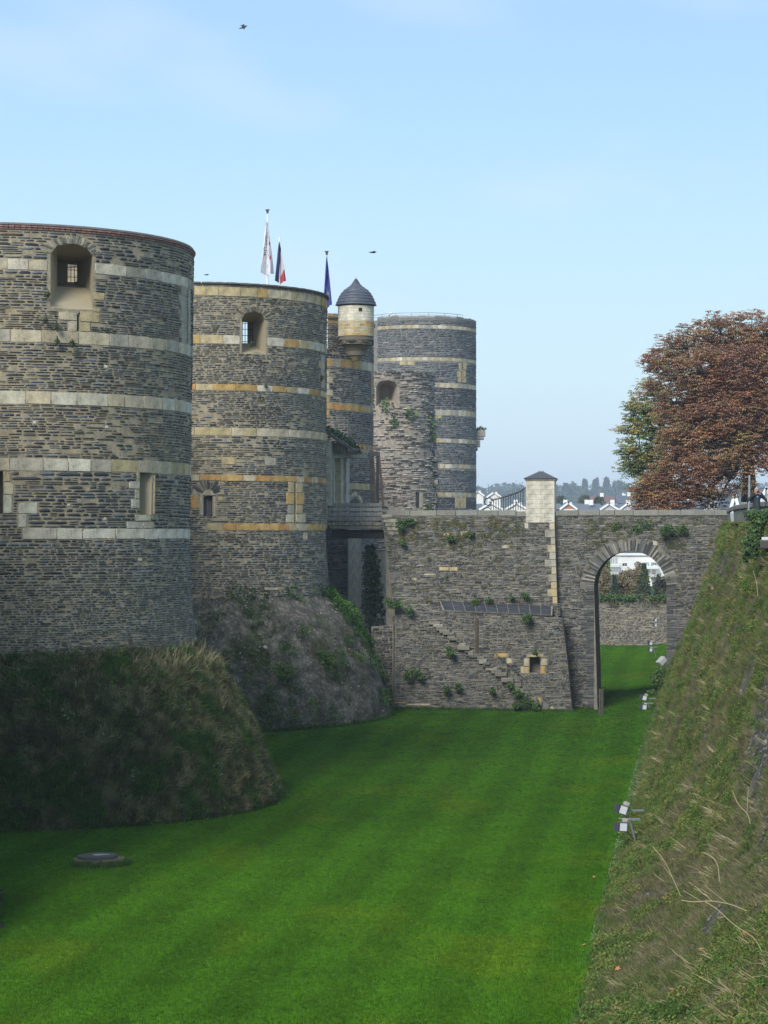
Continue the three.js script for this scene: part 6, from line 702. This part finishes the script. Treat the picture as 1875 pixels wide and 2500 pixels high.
// ---------------------------------------------------------------- the town beyond
function house(u0, u1, vR, vE, d, label, wall, roof, gable, wing = 0) { // gable end towards us; ridge row vR, eaves row vE
  const a = P(u0, vE, d), b = P(u1, vR, d), W = b.x - a.x, c = (a.x + b.x) / 2, yB = 12.5, yE = a.y - yB, yR = b.y - yB, g = thing('house', label, 'house', [c, yB, -d], 0, 'houses beyond the bridge'), L = 11;
  const sh = new THREE.Shape([[-W / 2, 0], [W / 2, 0], [W / 2, yE], [0, yR], [-W / 2, yE]].map(q => new THREE.Vector2(...q))); mesh('wall', painted(new THREE.ExtrudeGeometry(sh, { depth: L, bevelEnabled: false }).translate(0, 0, -L), wall), M.plain, g);
  const sl = Math.hypot(W / 2, yR - yE) + .5, an = Math.atan2(yR - yE, W / 2); for (const s of [-1, 1]) { mesh('roof', box(sl, .18, L + .8, 0, 0, 0, roof).rotateZ(-s * an).translate(s * (W / 4 + .06), (yR + yE) / 2 + .12, -L / 2), M.slate, g); mesh('barge_board', box(sl, .42, .12, 0, 0, 0, [.8, .8, .78]).rotateZ(-s * an).translate(s * (W / 4 + .06), (yR + yE) / 2 + .1, .45), M.plain, g); }
  if (gable) mesh('gable_panel', painted(new THREE.ExtrudeGeometry(new THREE.Shape([[-W * .36, yE + .1], [W * .36, yE + .1], [0, yR - .25]].map(q => new THREE.Vector2(...q))), { depth: .06, bevelEnabled: false }).translate(0, 0, .02), gable), M.plain, g);
  for (const z of [-3]) mesh('chimney', box(.5, .9, .5, W * .24, yR - .1, z, [.62, .58, .53]), M.plain, g); mesh('window', box(1, 1.2, .06, 0, yE * .55, .03, [.05, .06, .08]), M.plain, g);
}
const SLT = [.15, .165, .20], WHT = [.70, .69, .66];
[[1172, 1225, 1229, 1244, 520, 'white gabled house left of the pillar, behind the railing scroll', WHT, SLT, null], [1235, 1286, 1229, 1244, 525, 'white gabled house just left of the bridge pillar', WHT, SLT, null], [1369, 1406, 1229, 1243, 515, 'house with orange gable right of the bridge pillar', WHT, SLT, [.45, .16, .08]], [1467, 1507, 1231, 1244, 530, 'white gabled house behind the arch crown, left of its neighbour', WHT, SLT, [.45, .42, .42]], [1514, 1549, 1231, 1244, 535, 'white gabled house nearest the green tree', WHT, SLT, [.42, .38, .42]], [1153, 1180, 1200, 1210, 640, 'small white house high beyond the tallest tower', WHT, [.6, .6, .6], null], [1190, 1222, 1203, 1214, 620, 'small bright house above the railing scroll', WHT, [.55, .55, .55], null], [1785, 1800, 1212, 1240, 300, 'white gable glimpsed under the chestnut crown', WHT, SLT, null], [1720, 1760, 1228, 1248, 400, 'pale house glimpsed between the lowest chestnut leaves', WHT, SLT, null], [1855, 1885, 1196, 1225, 320, 'white house at the right edge behind the person', WHT, SLT, null]].forEach(a => house(...a));
function longRoof(u0, u1, vR, vE, d, label, roof) { const a = P(u0, vE, d), b = P(u1, vR, d), W = b.x - a.x, yB = 12.5, g = thing('terrace_house', label, 'house', [(a.x + b.x) / 2, yB, -d]), yE = a.y - yB, yR = b.y - yB; mesh('wall', box(W, yE, 8, 0, yE / 2, -4, WHT), M.plain, g); const sh = new THREE.Shape([[.6, yE - .2], [-4, yR], [-8.6, yE - .2]].map(q => new THREE.Vector2(...q))); mesh('roof', painted(new THREE.ExtrudeGeometry(sh, { depth: W, bevelEnabled: false }).rotateY(-Math.PI / 2).translate(W / 2, 0, 0), roof), M.slate, g); for (let k = 0; k < Math.max(2, W / 7); k++) mesh('chimney', box(1, 1.3, .8, -W / 2 + (k + .6) * 7 * .9, yR + .3, -4, [.75, .72, .68]), M.plain, g); for (let k = 0; k < W / 6; k++) mesh('window', box(1, 1.2, .06, -W / 2 + (k + .5) * 6, yE * .5, .03, [.05, .06, .08]), M.plain, g); }
longRoof(1345, 1372, 1229, 1243, 545, 'row of slate roofs just right of the bridge pillar', SLT); longRoof(1398, 1470, 1229, 1243, 548, 'long slate roof between the gabled houses right of the pillar', SLT); longRoof(1500, 1560, 1230, 1243, 552, 'slate roof running behind the last gables to the trees', SLT); longRoof(1440, 1505, 1211, 1226, 640, 'upper terrace with reddish creeper covered roof', [.22, .12, .115]); longRoof(1506, 1560, 1209, 1227, 630, 'upper slate roofed hall left of the green tree', [.12, .14, .18]); longRoof(1160, 1180, 1229, 1244, 548, 'slate roof beside the tallest tower', SLT); longRoof(1560, 1800, 1222, 1243, 420, 'slate roofs glimpsed below the chestnut', SLT);
function farTree(u, v0, v1, wpx, d0, kind, label) { const d = d0 > 690 ? d0 * 3 : d0; bush(u, v0, v1, wpx * (kind ? 1.5 : 1.1), d, label, kind ? [[.05, .085, .05], [.04, .07, .045], [.06, .10, .055]] : [[.08, .11, .055], [.06, .095, .05], [.10, .13, .06]], kind ? 'conifer_tree' : 'distant_tree', 'tree', kind, 1100, d > 690 ? 2.6 : .9, 'trees on the far hill'); }
[[1166, 1193, 1235, 20, 760, 0, 'far tree beside the tallest tower'], [1180, 1193, 1235, 14, 770, 1, 'far pine just right of the tallest tower'], [1217, 1193, 1235, 26, 740, 0, 'far round tree above the railing scroll'], [1232, 1200, 1235, 24, 730, 0, 'far tree behind the middle of the railing'], [1255, 1189, 1235, 30, 750, 0, 'far tree left of the pillar above the railing'], [1275, 1196, 1235, 24, 735, 0, 'far tree touching the left side of the pillar'], [1355, 1184, 1235, 26, 700, 1, 'far tree touching the right side of the pillar'], [1381, 1181, 1230, 26, 720, 1, 'far fir, first gap right of the pillar'], [1398, 1185, 1230, 28, 725, 0, 'far round tree between the first two firs'], [1415, 1192, 1230, 24, 715, 0, 'far low tree left of the tall pointed fir'], [1428, 1172, 1230, 26, 730, 1, 'far tall pointed fir in the middle of the hill'], [1455, 1171, 1230, 32, 735, 1, 'far broad fir right of the pointed one'], [1481, 1167, 1230, 34, 740, 1, 'far tallest fir on the hill'], [1513, 1171, 1230, 40, 745, 0, 'far broad cedar near the green tree'], [1540, 1190, 1230, 30, 735, 0, 'far tree partly behind the green tree'], [1370, 1215, 1235, 22, 600, 0, 'low yellowish tree behind the orange gable'], [1426, 1213, 1232, 20, 640, 0, 'low reddish tree left of the upper terrace'], [1462, 1218, 1232, 18, 610, 0, 'low yellow tree before the upper terrace']].forEach(a => farTree(...a));
{ const R = rng(171), g = new GB(); for (let k = 0; k < 240; k++) { const u = R.r(900, 1900), d = R.r(2350, 2600), p = P(u, 1224 - 22 * Math.pow(R(), 1.5) * (.6 + .8 * fbm(u * .01, 3, 1, 3)), d); leafCluster(R, 110, 13, 11, 10, 3.4, [[.05, .08, .05], [.07, .10, .055], [.04, .065, .045]], g, [p.x, p.y, p.z], 0, .2); } const w = mesh('far_wood', g.geo(), M.leaf, scene); tag(w, 'hazy belt of woodland along the horizon behind the houses', 'woodland', null, 'stuff'); }

// ---------------------------------------------------------------- birds
function bird(u, v, d, span, label, roll, yaw) { const p = P(u, v, d), g = thing('bird', label, 'bird', [p.x, p.y, p.z], yaw), c = [.03, .03, .04], body = painted(new THREE.SphereGeometry(.09, 10, 8).scale(2.2, .8, .8), c); mesh('body', merge([body, limb([.15, .02, 0], [.26, .03, 0], .05, .015, c), limb([-.15, 0, 0], [-.34, .01, 0], .05, .02, c)]), M.plain, g); for (const s of [-1, 1]) { const w = new GB(), q = [[.1, .03, s * .05], [.12, .12, s * span * .28], [-.12, .02, s * span * .5], [-.08, .06, s * span * .25], [-.06, .02, s * .06]].map(t => [...t]); const f = q.map(t => w.v(t, c)), b = q.map(t => w.v([t[0], t[1] - .02, t[2]], c)); for (let k = 1; k < 4; k++) { w.tri(f[0], f[k], f[k + 1]); w.tri(b[0], b[k + 1], b[k]); } for (let k = 0; k < 5; k++) w.quad(f[k], b[k], b[(k + 1) % 5], f[(k + 1) % 5]); mesh('wing', w.geo(), M.plain, g); } g.rotation.x = roll; }
bird(594, 63, 150, .5, 'dark bird with bent wings flying high in the sky', .9, .5); bird(911, 615, 170, .7, 'small dark bird gliding right of the turret', .1, .2); bird(504, 670, 260, .7, 'tiny pale bird low over the second tower', .1, .3);
renderer.render(scene, camera);
